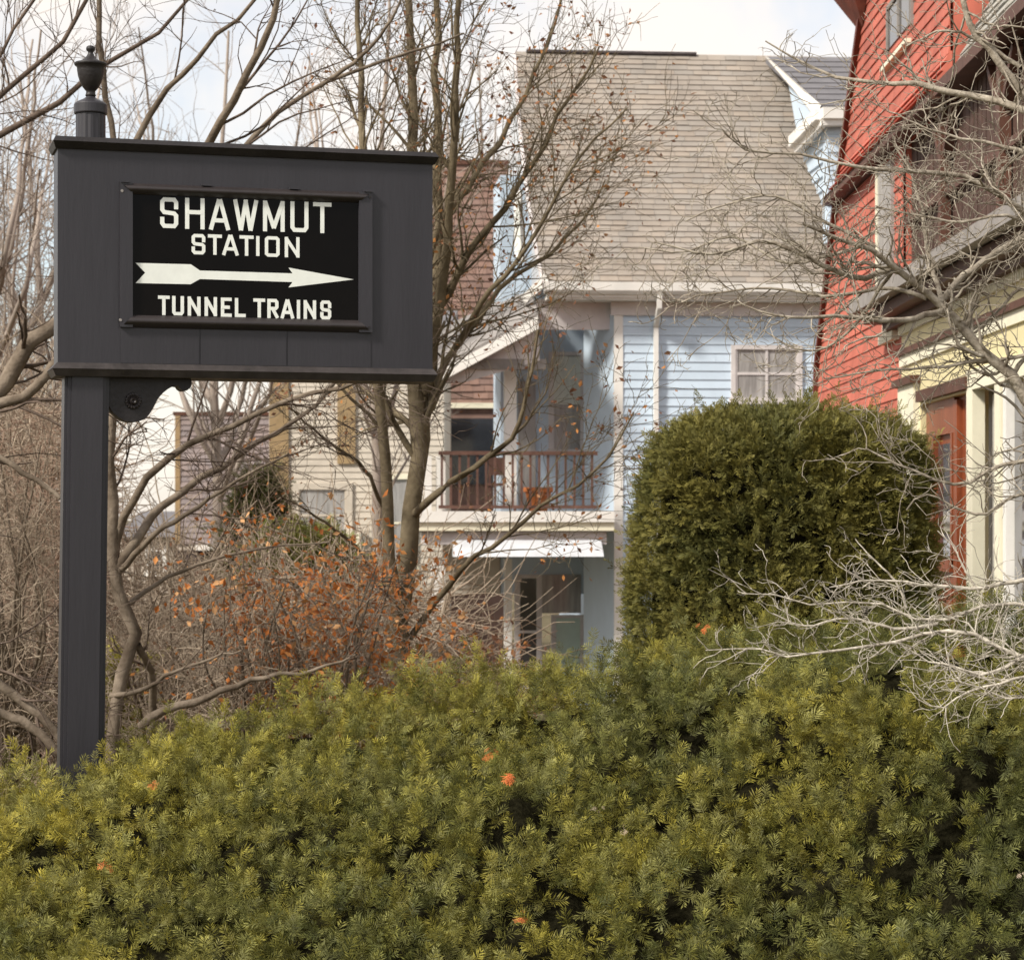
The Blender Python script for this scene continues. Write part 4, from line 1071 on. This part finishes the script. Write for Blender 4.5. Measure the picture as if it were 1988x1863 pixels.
# --- pale-barked tree entering from the right
y4 = 9.0
limbs = [
 ([(2300, 1300, y4), (2120, 960, y4), (1988, 770, y4), (1928, 705, y4), (1866, 632, y4), (1824, 588, y4), (1736, 522, y4 - .1), (1678, 476, y4 - .2), (1636, 461, y4 - .2), (1559, 434, y4 - .3)], .042, .006),
 ([(1840, 599, y4), (1780, 618, y4 - .1), (1720, 622, y4 - .2), (1620, 614, y4 - .3), (1517, 614, y4 - .4), (1440, 590, y4 - .4)], .014, .003),
 ([(1736, 522, y4), (1700, 535, y4), (1651, 538, y4 - .1), (1567, 499, y4 - .2), (1478, 465, y4 - .2), (1390, 495, y4 - .3), (1270, 470, y4 - .3)], .013, .003),
 ([(2200, 400, y4), (2080, 260, y4), (1988, 215, y4), (1897, 188, y4 + .1), (1828, 177, y4 + .1), (1774, 161, y4 + .1), (1716, 169, y4 + .2), (1636, 150, y4 + .2), (1574, 131, y4 + .3), (1486, 80, y4 + .3)], .022, .003),
 ([(1840, -60, y4), (1870, 0, y4), (1889, 58, y4), (1935, 115, y4), (1988, 184, y4), (2080, 300, y4)], .009, .022),
 ([(2150, 520, y4), (1988, 411, y4), (1916, 361, y4 - .1), (1862, 342, y4 - .1), (1774, 334, y4 - .2), (1716, 330, y4 - .2), (1647, 319, y4 - .3), (1543, 300, y4 - .3), (1447, 292, y4 - .4), (1405, 258, y4 - .4)], .015, .0025),
 ([(1824, 588, y4), (1866, 540, y4 + .1), (1920, 500, y4 + .1), (1988, 457, y4 + .2), (2060, 400, y4 + .2)], .015, .010),
 ([(1830, 592, y4), (1800, 480, y4 + .2), (1790, 400, y4 + .2), (1760, 320, y4 + .3), (1735, 280, y4 + .3)], .011, .004),
 ([(2080, 620, y4), (1988, 560, y4 + .2), (1940, 600, y4 + .2), (1900, 640, y4 + .2), (1850, 660, y4 + .2)], .010, .004),
 ([(1800, 580, y4), (1720, 560, y4 + .1), (1620, 575, y4 + .1), (1500, 560, y4 + .2), (1380, 570, y4 + .2), (1290, 600, y4 + .2)], .009, .0025),
 ([(1678, 476, y4), (1600, 500, y4 + .1), (1520, 510, y4 + .1), (1420, 460, y4 + .2), (1330, 490, y4 + .2), (1240, 480, y4 + .2)], .008, .0025),
 ([(1736, 522, y4), (1640, 650, y4 + .2), (1560, 680, y4 + .2), (1480, 640, y4 + .2)], .008, .0025),
 ([(2060, 330, y4), (1970, 290, y4), (1880, 270, y4), (1800, 250, y4), (1740, 220, y4)], .010, .003),
 ([(2060, 480, y4), (1960, 420, y4 - .2), (1870, 430, y4 - .2), (1790, 420, y4 - .2), (1700, 400, y4 - .2)], .009, .003),
 ([(1700, 480, y4), (1600, 430, y4), (1500, 380, y4), (1400, 400, y4), (1330, 430, y4)], .008, .0025),
 ([(2100, 640, y4), (1988, 690, y4), (1900, 700, y4), (1800, 715, y4), (1700, 720, y4), (1600, 735, y4)], .010, .003),
 ([(1980, 130, y4), (1900, 80, y4), (1830, 60, y4), (1760, 90, y4)], .009, .003),
 ([(2200, 860, y4), (2060, 880, y4), (1940, 905, y4), (1860, 940, y4), (1740, 900, y4), (1680, 870, y4)], .012, .003),
 ([(2100, 1000, y4), (1988, 960, y4), (1900, 1000, y4), (1800, 960, y4), (1760, 990, y4)], .008, .003),
]
tree('tree', 'silver-barked bare tree reaching in from the right before the red house', 'tree', limbs, M['barkwarm'],
     [dict(dens=26, Lr=(0.12, 0.65), ang=(25, 65), n=8, crook=.30, up=.04, rs=(.3, .55), rmin=.0027, k=4, flat=1),
      dict(dens=17, Lr=(0.05, 0.28), ang=(30, 65), n=6, crook=.34, up=.03, rs=(.6, .8), rmin=.0019, k=3, flat=1),
      dict(dens=16, Lr=(0.02, 0.11), ang=(30, 70), n=4, crook=.4, up=.02, rs=(.7, .9), rmin=.0015, k=3, nmax=16000, flat=1)],
     P(2300, 2000, y4) * [1, 1, 0])
y5 = 8.3
limbs = [
 ([(2300, 1500, y5), (2120, 1230, y5), (1988, 1175, y5), (1916, 1175, y5), (1844, 1202, y5), (1791, 1206, y5), (1737, 1179, y5), (1660, 1170, y5), (1576, 1175, y5), (1486, 1148, y5), (1440, 1152, y5)], .011, .0018),
 ([(2120, 1300, y5), (1988, 1274, y5 - .1), (1930, 1251, y5 - .1), (1880, 1229, y5 - .1), (1822, 1224, y5 - .1), (1755, 1242, y5 - .1), (1665, 1256, y5 - .1), (1576, 1269, y5 - .1), (1522, 1274, y5 - .1), (1464, 1260, y5 - .1), (1370, 1262, y5 - .1)], .011, .0016),
 ([(2060, 1250, y5), (1988, 1274, y5 - .2), (1912, 1310, y5 - .2), (1853, 1292, y5 - .2), (1804, 1283, y5 - .2), (1757, 1256, y5 - .2)], .010, .002),
 ([(2100, 1290, y5), (1988, 1314, y5 - .3), (1930, 1328, y5 - .3), (1876, 1341, y5 - .3), (1844, 1364, y5 - .3), (1818, 1377, y5 - .3), (1777, 1354, y5 - .3)], .009, .002),
 ([(2050, 1330, y5), (1988, 1352, y5 - .3), (1945, 1352, y5 - .3), (1890, 1330, y5 - .3), (1840, 1320, y5 - .3)], .007, .002),
 ([(2060, 1110, y5), (1988, 1125, y5), (1900, 1140, y5), (1800, 1135, y5), (1700, 1125, y5), (1610, 1140, y5)], .009, .002),
 ([(1820, 1210, y5), (1740, 1220, y5), (1640, 1200, y5), (1560, 1215, y5), (1500, 1190, y5)], .007, .002),
 ([(1760, 1180, y5), (1740, 1130, y5), (1700, 1090, y5), (1660, 1045, y5)], .005, .0018),
 ([(1900, 1150, y5), (1870, 1100, y5), (1850, 1060, y5), (1820, 1030, y5)], .005, .0018),
]
tree('shrub', 'shrub with chalky white twigs spreading over the right end of the yew hedge', 'shrub', limbs, M['barkpale'],
     [dict(dens=34, Lr=(0.06, 0.36), ang=(20, 55), n=6, crook=.28, up=.02, rs=(.3, .5), rmin=.0021, k=4, flat=.8, tmin=.1),
      dict(dens=20, Lr=(0.04, 0.18), ang=(25, 60), n=5, crook=.32, up=.03, rs=(.6, .85), rmin=.0016, k=3, flat=.8),
      dict(dens=9, Lr=(0.02, 0.07), ang=(30, 70), n=4, crook=.4, up=.02, rs=(.7, .9), rmin=.0013, k=3, nmax=8000)],
     P(2300, 2050, y5) * [1, 1, 0])

# --- far bare trees
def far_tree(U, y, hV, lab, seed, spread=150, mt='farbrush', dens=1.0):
    g = np.random.default_rng(seed)
    limbs = []
    limbs.append(([(U, 1180, y), (U + g.uniform(-10, 10), 900, y), (U + g.uniform(-20, 20), 600, y), (U + g.uniform(-30, 30), hV, y)], .08 * y / 30, .02))
    for i in range(9):
        v0 = g.uniform(620, 980); sdn = g.choice([-1, 1]); sp = g.uniform(.4, 1) * spread
        limbs.append(([(U, v0, y), (U + sdn * sp * .35, v0 - 110, y + g.uniform(-1, 1)), (U + sdn * sp * .7, v0 - 260, y + g.uniform(-2, 2)), (U + sdn * sp, max(v0 - g.uniform(380, 620), hV - 50), y + g.uniform(-2, 2))], .045 * y / 30, .012))
    tree('tree', lab, 'tree', limbs, M[mt],
         [dict(dens=2.2 * dens, Lr=(0.8, 3.0), ang=(18, 45), n=6, crook=.12, up=.08, rs=(.3, .5), rmin=.010, k=3),
          dict(dens=2.0 * dens, Lr=(0.5, 1.6), ang=(20, 50), n=5, crook=.18, up=.05, rs=(.5, .7), rmin=.006, k=3, nmax=4500),
          dict(dens=2.0 * dens, Lr=(0.3, 1.0), ang=(25, 55), n=4, crook=.22, up=.04, rs=(.6, .8), rmin=.0045, k=3, nmax=8000)],
         P(U, 1180, y) * [1, 1, 0] + [0, 0, -1.2], group='bare trees far behind the sign')
far_tree(60, 34, 150, 'hazy bare tree far behind the left edge of the sign, leftmost of the far trees', 1, 200)
far_tree(425, 38, 60, 'hazy bare tree far behind the sign, rising between finial and middle of the sign top', 2, 190)
far_tree(738, 36, -20, 'hazy bare tree far behind the sign, rising over the right half of the sign top', 3, 170)
far_tree(930, 60, 120, 'slender bare tree far behind, against the sky left of the tan roof', 5, 90)
far_tree(-60, 26, 100, 'brown bare tree behind the thicket at the left edge, partly out of frame', 4, 200)

# --- thicket shrubs
def shrub(name, label, Uc, width, Vtop, y, stems, mt, seed, lf=None, lean=0.0, dens=1.0, cat='shrub', group=None, nm=3200):
    g = np.random.default_rng(seed)
    limbs = []
    for i in range(stems):
        u0 = Uc + g.uniform(-.25, .25) * width
        u1 = Uc + g.uniform(-.8, .8) * width + lean
        vt = Vtop + g.uniform(0, 180)
        dy = g.uniform(-1, 1)
        limbs.append(([(u0, 1560, y), (u0 * .7 + u1 * .3 + g.uniform(-25, 25), 1430, y + dy * .4), (u0 * .3 + u1 * .7 + g.uniform(-55, 55), (1430 + vt) / 2, y + dy * .8), (u1, vt, y + dy)], g.uniform(.010, .028), .004))
    return tree(name, label, cat, limbs, M['barkgrey'],
        [dict(dens=7 * dens, Lr=(0.3, 1.0), ang=(25, 85), n=7, crook=.30, up=-.02, rs=(.4, .7), rmin=.004, k=3),
         dict(dens=7 * dens, Lr=(0.2, 0.8), ang=(25, 80), n=6, crook=.36, up=.0, rs=(.6, .85), rmin=.003, k=3, nmax=nm),
         dict(dens=4 * dens, Lr=(0.1, 0.35), ang=(25, 65), n=4, crook=.35, up=.0, rs=(.6, .85), rmin=.0026, k=3, nmax=nm)],
        P(Uc, 1700, y) * [1, 1, 0], group, lf=lf, trunk_k=5, twig_mat=M[mt])
TG = 'brown bare shrubs of the thicket behind the hedge'
shrub('shrub', 'tangled tawny bare shrub at the far left edge behind the hedge', 10, 150, 860, 16, 22, 'brush', 21, group=TG, nm=4500)
shrub('shrub', 'tangled reddish bare shrub just left of the sign post', 95, 110, 760, 19, 20, 'brushred', 22, group=TG, nm=4500)
shrub('shrub', 'dense grey-brown bare shrub between sign post and orange-leaved shrub', 330, 170, 1090, 17, 24, 'brush', 23, group=TG, nm=4000)
shrub('shrub', 'tawny bare shrub below the mauve building, beside the orange-leaved shrub', 480, 150, 1120, 15.5, 22, 'brush', 24, group=TG, lf=(250, .02, BROWNL, .05), nm=4000)
shrub('shrub', 'orange-leaved shrub just left of the two-stemmed tree', 640, 210, 1040, 15.6, 26, 'brush', 25, lf=(3600, .028, ORANGE, .08), nm=4500)
shrub('shrub', 'low brown shrub with dry leaves at the foot of the blue house porch', 900, 120, 1190, 20, 18, 'brushred', 26, lf=(900, .035, BROWNL, .08), nm=2500)

# brushwood mass behind the thicket
def brushwood(name, label, boxes, n, mt, L=(.5, 1.4), seed=3):
    g = np.random.default_rng(seed)
    Ps = []
    for (u0, u1, v0, v1, ya, yb_, w) in boxes:
        K = int(n * w)
        y = g.uniform(ya, yb_, K); u = g.uniform(u0, u1, K); v = v0 + (v1 - v0) * g.uniform(0, 1, K) ** .75
        p = np.stack([(u - 994) / F * y, y, CZ - (v - 1000) / F * y], -1)
        d = norm(g.normal(size=(K, 3)) * np.array([1.0, .4, .7]) + np.array([0, 0, .15]))
        st = (g.uniform(L[0], L[1], K) / 6)[:, None]
        q = [p]
        for i in range(6):
            d = norm(d + g.normal(size=(K, 3)) * .32); q.append(q[-1] + d * st)
        Ps.append(np.stack(q, 1))
    Pq = np.concatenate(Ps)
    R = g.uniform(.005, .011, len(Pq))[:, None] * np.linspace(1, .4, 7)[None]
    V, Fq = tubes(Pq, R, 3)
    TRI[0] += len(Fq) * 2
    o = add(name, V, Fq, M[mt], None, smooth=True, kind='stuff')
    o['label'] = label; o['category'] = 'undergrowth'
brushwood('brushwood', 'mass of tawny leafless brushwood behind the thicket shrubs at the left', [(-120, 120, 760, 1460, 20, 27, .55), (220, 520, 1120, 1460, 19, 25, .3), (480, 860, 1150, 1440, 18.5, 24, .25)], 6000, 'brush', (.7, 1.8))
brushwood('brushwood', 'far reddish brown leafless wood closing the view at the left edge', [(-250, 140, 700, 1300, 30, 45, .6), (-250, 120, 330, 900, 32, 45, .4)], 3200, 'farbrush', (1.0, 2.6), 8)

print('twig tris', TRI[0])
# ------------------------------------------------------------ evergreen foliage
def spray_proto(n, ln, nl, nw, a0, seed, both=True, droop=0.1):
    """a shoot of needles along +Z; returns verts (k,3), tris, tipness"""
    g = np.random.default_rng(seed)
    V, T, tip = [], [], []
    for i in range(n):
        f = (i + .5) / n
        base = np.array([0, -droop * f * f * ln, f * ln])
        for sgn in (-1, 1):
            a = math.radians(a0 * (1 - .55 * f) + g.uniform(-10, 10))
            l = nl * (0.75 + .5 * math.sin(math.pi * min(1, f + .15))) * g.uniform(.8, 1.15)
            d = np.array([sgn * math.sin(a), g.uniform(-.55, .45), math.cos(a)])
            d /= np.linalg.norm(d)
            w = np.cross(d, np.array([0, 1.0, 0])); w /= np.linalg.norm(w)
            b = len(V)
            V += [base, base + d * l * .5 + w * nw / 2, base + d * l, base + d * l * .5 - w * nw / 2]
            T += [(b, b + 1, b + 2), (b, b + 2, b + 3)]
            tip += [f * .6, f * .8 + .1, f + .15, f * .8 + .1]
    b = len(V)
    V += [np.array([-.0012, 0, 0]), np.array([.0012, 0, 0]), np.array([0, -droop * ln, ln])]
    T += [(b, b + 1, b + 2)]; tip += [0, 0, .3]
    return np.array(V), np.array(T), np.array(tip)

def frames(d, g):
    z = norm(d); r = g.normal(size=z.shape)
    x = norm(np.cross(r, z)); y = np.cross(z, x)
    return np.stack([x, y, z], -1)          # columns

def foliage(pos, dr, sc, protos, base_col, tip_col, tipw, g, roll_up=True):
    Vs, Ts, Cs, b = [], [], [], 0
    which = g.integers(0, len(protos), len(pos))
    z = norm(dr)
    up = np.zeros_like(z); up[:, 2] = 1; up[:, 1] = -.6
    r = up + g.normal(size=z.shape) * .45
    x = norm(np.cross(r, z)); yv = np.cross(z, x)
    Rm = np.stack([x, yv, z], -1)
    for i, (pv, pt_, tp) in enumerate(protos):
        m = which == i; K = int(m.sum())
        if K == 0: continue
        V = np.einsum('nij,kj->nki', Rm[m], pv) * sc[m][:, None, None] + pos[m][:, None, :]
        T = pt_[None] + (np.arange(K) * len(pv))[:, None, None]
        f = np.clip(tp[None, :] * tipw[m][:, None], 0, 1)[..., None]
        C = base_col[m][:, None, :] * (1 - f) + tip_col[m][:, None, :] * f
        Vs.append(V.reshape(-1, 3)); Ts.append(T.reshape(-1, 3) + b); Cs.append(C.reshape(-1, 3)); b += K * len(pv)
    return np.concatenate(Vs), np.concatenate(Ts), np.concatenate(Cs)

def vnoise(p, seed=0):
    """value noise on (n,3)"""
    i = np.floor(p).astype(np.int64); f = p - i; f = f * f * (3 - 2 * f)
    def h(a):
        n = (a[:, 0] * 374761393 + a[:, 1] * 668265263 + a[:, 2] * 2147483647 + seed * 1013904223) & 0x7fffffff
        n = ((n ^ (n >> 13)) * 1274126177) & 0x7fffffff
        return ((n ^ (n >> 16)) & 0xffff) / 65535.0
    r = 0
    for dx in (0, 1):
        for dy in (0, 1):
            for dz in (0, 1):
                w = (f[:, 0] if dx else 1 - f[:, 0]) * (f[:, 1] if dy else 1 - f[:, 1]) * (f[:, 2] if dz else 1 - f[:, 2])
                r = r + w * h(i + np.array([dx, dy, dz]))
    return r

# hedge surface
CU = [-300, 0, 110, 200, 350, 640, 900, 1100, 1250, 1400, 1600, 1800, 1988, 2300]
CV = [1478, 1480, 1480, 1462, 1398, 1352, 1300, 1266, 1252, 1245, 1215, 1180, 1150, 1120]
YC = 10.45
cx_ = [(u - 994) / F * YC for u in CU]; cz_ = [CZ - (v + 10 - 1000) / F * YC for v in CV]
def hedge_z(x, y):
    zc = np.interp(x, cx_, cz_)
    zf = 0.52 + 0.02 * x
    t = np.clip((y - 7.85) / (YC - 7.85), 0, 1)
    s = np.sin(t * np.pi / 2) ** 0.9
    z = zf + (zc - zf) * s
    z = z - np.clip(y - YC, 0, 9) ** 1.5 * 1.4
    z = z - np.clip(7.85 - y, 0, 9) * 3.0
    p = np.stack([x, y, x * 0], -1)
    z = z + (vnoise(p * 2.3, 3) - .5) * .20 + (vnoise(p * 5.6, 4) - .5) * .24
    return z
hroot = empty('yew_hedge', (0, 9.3, 0), 'broad olive green yew hedge filling the foreground below the sign', 'hedge')
gx = np.linspace(-3.6, 3.6, 110); gy = np.linspace(7.6, 11.6, 70)
X_, Y_ = np.meshgrid(gx, gy)
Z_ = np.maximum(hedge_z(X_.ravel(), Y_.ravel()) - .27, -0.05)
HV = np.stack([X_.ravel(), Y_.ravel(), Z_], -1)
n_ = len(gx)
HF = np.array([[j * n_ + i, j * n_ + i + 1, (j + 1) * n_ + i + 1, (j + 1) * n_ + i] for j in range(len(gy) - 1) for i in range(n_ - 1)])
add('shade_core', HV, HF, M['core'], hroot, smooth=True)  # smooth dark sheet under the sprays, coloured as the shade in the hollows
NS = 8000
hx = rng.uniform(-3.2, 3.2, NS); hy = rng.uniform(7.75, 10.95, NS)
keep = (np.abs(hx) < hy * .262)
# no shoots growing through the post
keep &= ~((np.abs(hx + 1.90) < .13) & (np.abs(hy - 10.3) < .15))
hx, hy = hx[keep], hy[keep]; NS = len(hx)
e = .03
hz = hedge_z(hx, hy)
gxz = (hedge_z(hx + e, hy) - hedge_z(hx - e, hy)) / (2 * e); gyz = (hedge_z(hx, hy + e) - hedge_z(hx, hy - e)) / (2 * e)
nrm = norm(np.stack([-gxz, -gyz, np.ones(NS)], -1))
sh_d = norm(nrm * .8 + rng.normal(size=(NS, 3)) * .42 + np.array([0, -.25, .25]))
sh_p = np.stack([hx, hy, hz - .13], -1)
sh_p[:, 2] += rng.uniform(-.17, .03, NS)
SPS = 8
sh_L = rng.uniform(.09, .19, NS) * np.where(rng.uniform(0, 1, NS) > .94, 1.5, 1)
side = norm(np.cross(sh_d, rng.normal(size=(NS, 3)) * .6 + np.array([0, -.4, .6])))
pos, dr, cid = [], [], []
for k_ in range(SPS):
    f = (k_ + 1) / SPS
    sgn = 1 if k_ % 2 else -1
    p_ = sh_p + sh_d * (sh_L * (0.35 + .65 * f))[:, None]
    if k_ == SPS - 1: d_ = sh_d + rng.normal(size=(NS, 3)) * .1
    else: d_ = sh_d * .7 + side * sgn * .75 + rng.normal(size=(NS, 3)) * .34
    pos.append(p_); dr.append(norm(d_)); cid.append(np.arange(NS))
pos = np.concatenate(pos); dr = np.concatenate(dr); cid = np.concatenate(cid)
prot = [spray_proto(6, .046, .026, .0036, 64, s_, droop=.1) for s_ in (1, 2, 3, 4, 5, 6)]
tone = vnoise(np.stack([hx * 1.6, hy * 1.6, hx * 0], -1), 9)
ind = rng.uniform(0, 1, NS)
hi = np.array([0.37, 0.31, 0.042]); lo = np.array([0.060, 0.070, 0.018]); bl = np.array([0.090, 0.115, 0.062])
yl = np.clip(tone * .9 + (ind - .5) * .9 + (-hx * .12) + .02 + (hy - 9) * .10, 0, 1)[:, None]  # paler to the left and rear: the sunny side painted into the foliage
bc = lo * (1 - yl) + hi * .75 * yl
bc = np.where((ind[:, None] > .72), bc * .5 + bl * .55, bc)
tc_ = bc * 1.9 + np.array([.115, .100, .026]); bc = bc * .8  # paler growth at the tips, with tip highlights added in the colour
tw = rng.uniform(.4, 1.0, NS)
sc = rng.uniform(.65, 1.3, len(pos))
jc = rng.uniform(.65, 1.3, (len(pos), 1))
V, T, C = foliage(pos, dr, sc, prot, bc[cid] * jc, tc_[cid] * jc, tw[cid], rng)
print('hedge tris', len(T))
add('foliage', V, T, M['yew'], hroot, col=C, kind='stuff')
# dead orange sprigs and pale leaves caught in the hedge
def hedge_hit(U, Vv):
    for y in np.linspace(7.6, 10.8, 400):
        p = P(U, Vv, y)
        if p[2] < hedge_z(np.array([p[0]]), np.array([y]))[0] + .05: return p
    return p
for (U, Vv, m_, s_) in ((210, 1680, 'sprig', 1.1), (948, 1468, 'sprig', .9), (985, 1510, 'sprig', 1.4), (305, 1527, 'sprig', .7), (1010, 1788, 'sprig', .9), (1155, 1577, 'palebit', .5), (1212, 1617, 'palebit', .6), (1975, 1700, 'palebit', .5), (1365, 1225, 'sprig', .8)):
    p = hedge_hit(U, Vv)
    p = p + np.array([0, -.05, .02])
    K = 5
    pp = np.repeat(p[None], K, 0) + rng.normal(size=(K, 3)) * .008
    dd = norm(rng.normal(size=(K, 3)) * .6 + np.array([0, -.4, -.6]))
    one = np.ones((K, 3))
    V, T, C = foliage(pp, dd, np.full(K, s_ * .62), prot, one, one, np.ones(K), rng)
    add('dead_sprig' if m_ == 'sprig' else 'dry_leaf', V, T, M[m_], hroot)

# arborvitae
yb = 14.0
ac = np.array([(1518 - 994) / F * yb, yb, 0])
aroot = empty('arborvitae', ac, 'large rounded dark green arborvitae bush in front of the blue and red houses', 'bush')
zb = [0.2, 1.3, 1.75, 2.1, 2.45, 2.62, 2.72, 2.78, 2.81]
rb_ = [0.90, .905, .89, .865, .82, .74, .60, .36, .0]
def arb_r(z, a):
    r = np.interp(z, zb, rb_)
    p = np.stack([np.cos(a) * 1.5, np.sin(a) * 1.5, z * 1.6], -1)
    q_ = np.stack([np.cos(a) * 3.6, np.sin(a) * 3.6, z * 4], -1)
    return r * (.985 + (vnoise(p, 6) - .5) * .13 + (vnoise(q_, 7) - .5) * .15)
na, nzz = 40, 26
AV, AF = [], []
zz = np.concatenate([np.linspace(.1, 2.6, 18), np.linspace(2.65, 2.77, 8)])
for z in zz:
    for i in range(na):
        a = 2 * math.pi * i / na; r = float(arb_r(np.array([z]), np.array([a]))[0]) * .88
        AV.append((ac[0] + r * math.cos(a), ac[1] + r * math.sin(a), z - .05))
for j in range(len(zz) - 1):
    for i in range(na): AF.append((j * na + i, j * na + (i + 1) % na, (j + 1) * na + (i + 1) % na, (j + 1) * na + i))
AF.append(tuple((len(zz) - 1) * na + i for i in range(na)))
add('shade_core', AV, AF, M['core'], aroot, smooth=True)  # dark hull inside the bush, its colour stands in for inner shade
mb = MB(); lathe(mb, ac[0], ac[1], [(.09, -.05), (.07, .5), (.06, 2.4)], 10); mb.out('trunk', M['barkdark'], aroot)
def dome(NA, ac, arb_r, zlo, zhi, SP, Lr, g, scl):
    z = g.uniform(zlo, zhi, NA); a = g.uniform(math.pi * .95, math.pi * 2.05, NA)
    # bias some towards the crown
    r = arb_r(z, a)
    e = .03
    dr_dz = (arb_r(z + e, a) - arb_r(z - e, a)) / (2 * e)
    n = norm(np.stack([np.cos(a), np.sin(a), -dr_dz], -1))
    p = np.stack([ac[0] + r * np.cos(a), ac[1] + r * np.sin(a), z], -1)
    d = norm(n * .8 + np.array([0, 0, .45]) + g.normal(size=n.shape) * .45)
    p = p - d * .10 + g.normal(size=p.shape) * .015
    L = g.uniform(Lr[0], Lr[1], NA) * np.where(g.uniform(0, 1, NA) > .93, 1.7, 1)
    side = norm(np.cross(d, n + g.normal(size=n.shape) * .7))
    P_, D_, I_ = [], [], []
    for k in range(SP):
        f = (k + 1) / SP; s = 1 if k % 2 else -1
        P_.append(p + d * (L * (.3 + .6 * f))[:, None])
        D_.append(norm(d + (side * s * .62 if k < SP - 1 else 0) + g.normal(size=d.shape) * .13)); I_.append(np.arange(NA))
    return np.concatenate(P_), np.concatenate(D_), np.concatenate(I_), z, a, p
gA = np.random.default_rng(5)
pos, dr, cid, z_, a_, p0 = dome(4300, ac, arb_r, .9, 2.80, 5, (.08, .17), gA, 1)
# extra for the top cap
pos2, dr2, cid2, z2, a2, p02 = dome(700, ac, arb_r, 2.55, 2.805, 5, (.08, .16), gA, 1)
pos = np.concatenate([pos, pos2]); dr = np.concatenate([dr, dr2]); cid = np.concatenate([cid, cid2 + 4300]); p0 = np.concatenate([p0, p02])
tone = vnoise(p0 * 2.6, 12); ind = gA.uniform(0, 1, len(p0))
yl = np.clip(tone * .9 + (ind - .5) * .6, 0, 1)[:, None]
bc = np.array([.070, .074, .024]) * (1 - yl) + np.array([.190, .165, .042]) * yl
tc_ = bc * 1.5 + np.array([.028, .022, .0])
protA = [spray_proto(6, .068, .024, .0056, 40, s_, droop=.2) for s_ in (11, 12, 13)]
V, T, C = foliage(pos, dr, gA.uniform(.8, 1.3, len(pos)), protA, bc[cid], tc_[cid], gA.uniform(.4, 1, len(p0))[cid], gA)
print('arb tris', len(T))
add('foliage', V, T, M['thuja'], aroot, col=C, kind='stuff')

# small evergreens
def small_evergreen(name, label, U, Vtop, Vbot, halfw, y, shape, cb, ct, n, seed, scl=1.0, cat='bush'):
    c = P(U, 1000, y) * [1, 1, 0] + [0, 0, float(gz(0, y))]
    zt_ = P(U, Vtop, y)[2]; z0_ = P(U, Vbot, y)[2]; W_ = halfw / F * y
    root = empty(name, c, label, cat)
    def rr(z, a):
        f = np.clip((z - z0_) / (zt_ - z0_), 0, 1)
        r = W_ * ((1 - f) ** .8 if shape == 'cone' else np.sqrt(np.clip(1 - f * f, 0.0, 1)))
        return r * (1 + (vnoise(np.stack([np.cos(a) * 2, np.sin(a) * 2, z * 3], -1), seed) - .5) * .5) + .02
    g = np.random.default_rng(seed)
    mb = MB(); lathe(mb, c[0], c[1], [(.05, c[2] - .05), (.04, z0_ + .2), (.02, zt_ - .2)], 8); mb.out('trunk', M['barkdark'], root)
    ps, ds, ci, zq, aq, pq = dome(n, c, rr, z0_, zt_ - .02, 5, (.12 * scl, .22 * scl), g, 1)
    ind = g.uniform(0, 1, n)[:, None]
    b_ = np.array(cb) * (1 - ind) + np.array(ct) * ind
    V, T, C = foliage(ps, ds, g.uniform(.9, 1.4, len(ps)) * scl, protA, b_[ci], b_[ci] * 1.4, np.ones(n)[ci] * .7, g)
    add('foliage', V, T, M['thuja'], root, col=C, kind='stuff')
small_evergreen('conifer', 'small narrow dark conifer in front of the mauve building', 502, 945, 1200, 48, 30, 'cone', (.05, .055, .02), (.10, .095, .03), 1100, 31, 1.9)
small_evergreen('evergreen_bush', 'yellow-green evergreen bush above the orange-leaved shrub', 590, 1055, 1200, 85, 22, 'dome', (.12, .13, .035), (.24, .23, .06), 1300, 32, 1.5)
small_evergreen('evergreen_bush', 'low yellow-green bush seen behind the foot of the post', 258, 1290, 1500, 60, 18, 'dome', (.20, .18, .03), (.34, .30, .06), 900, 33, 1.2)
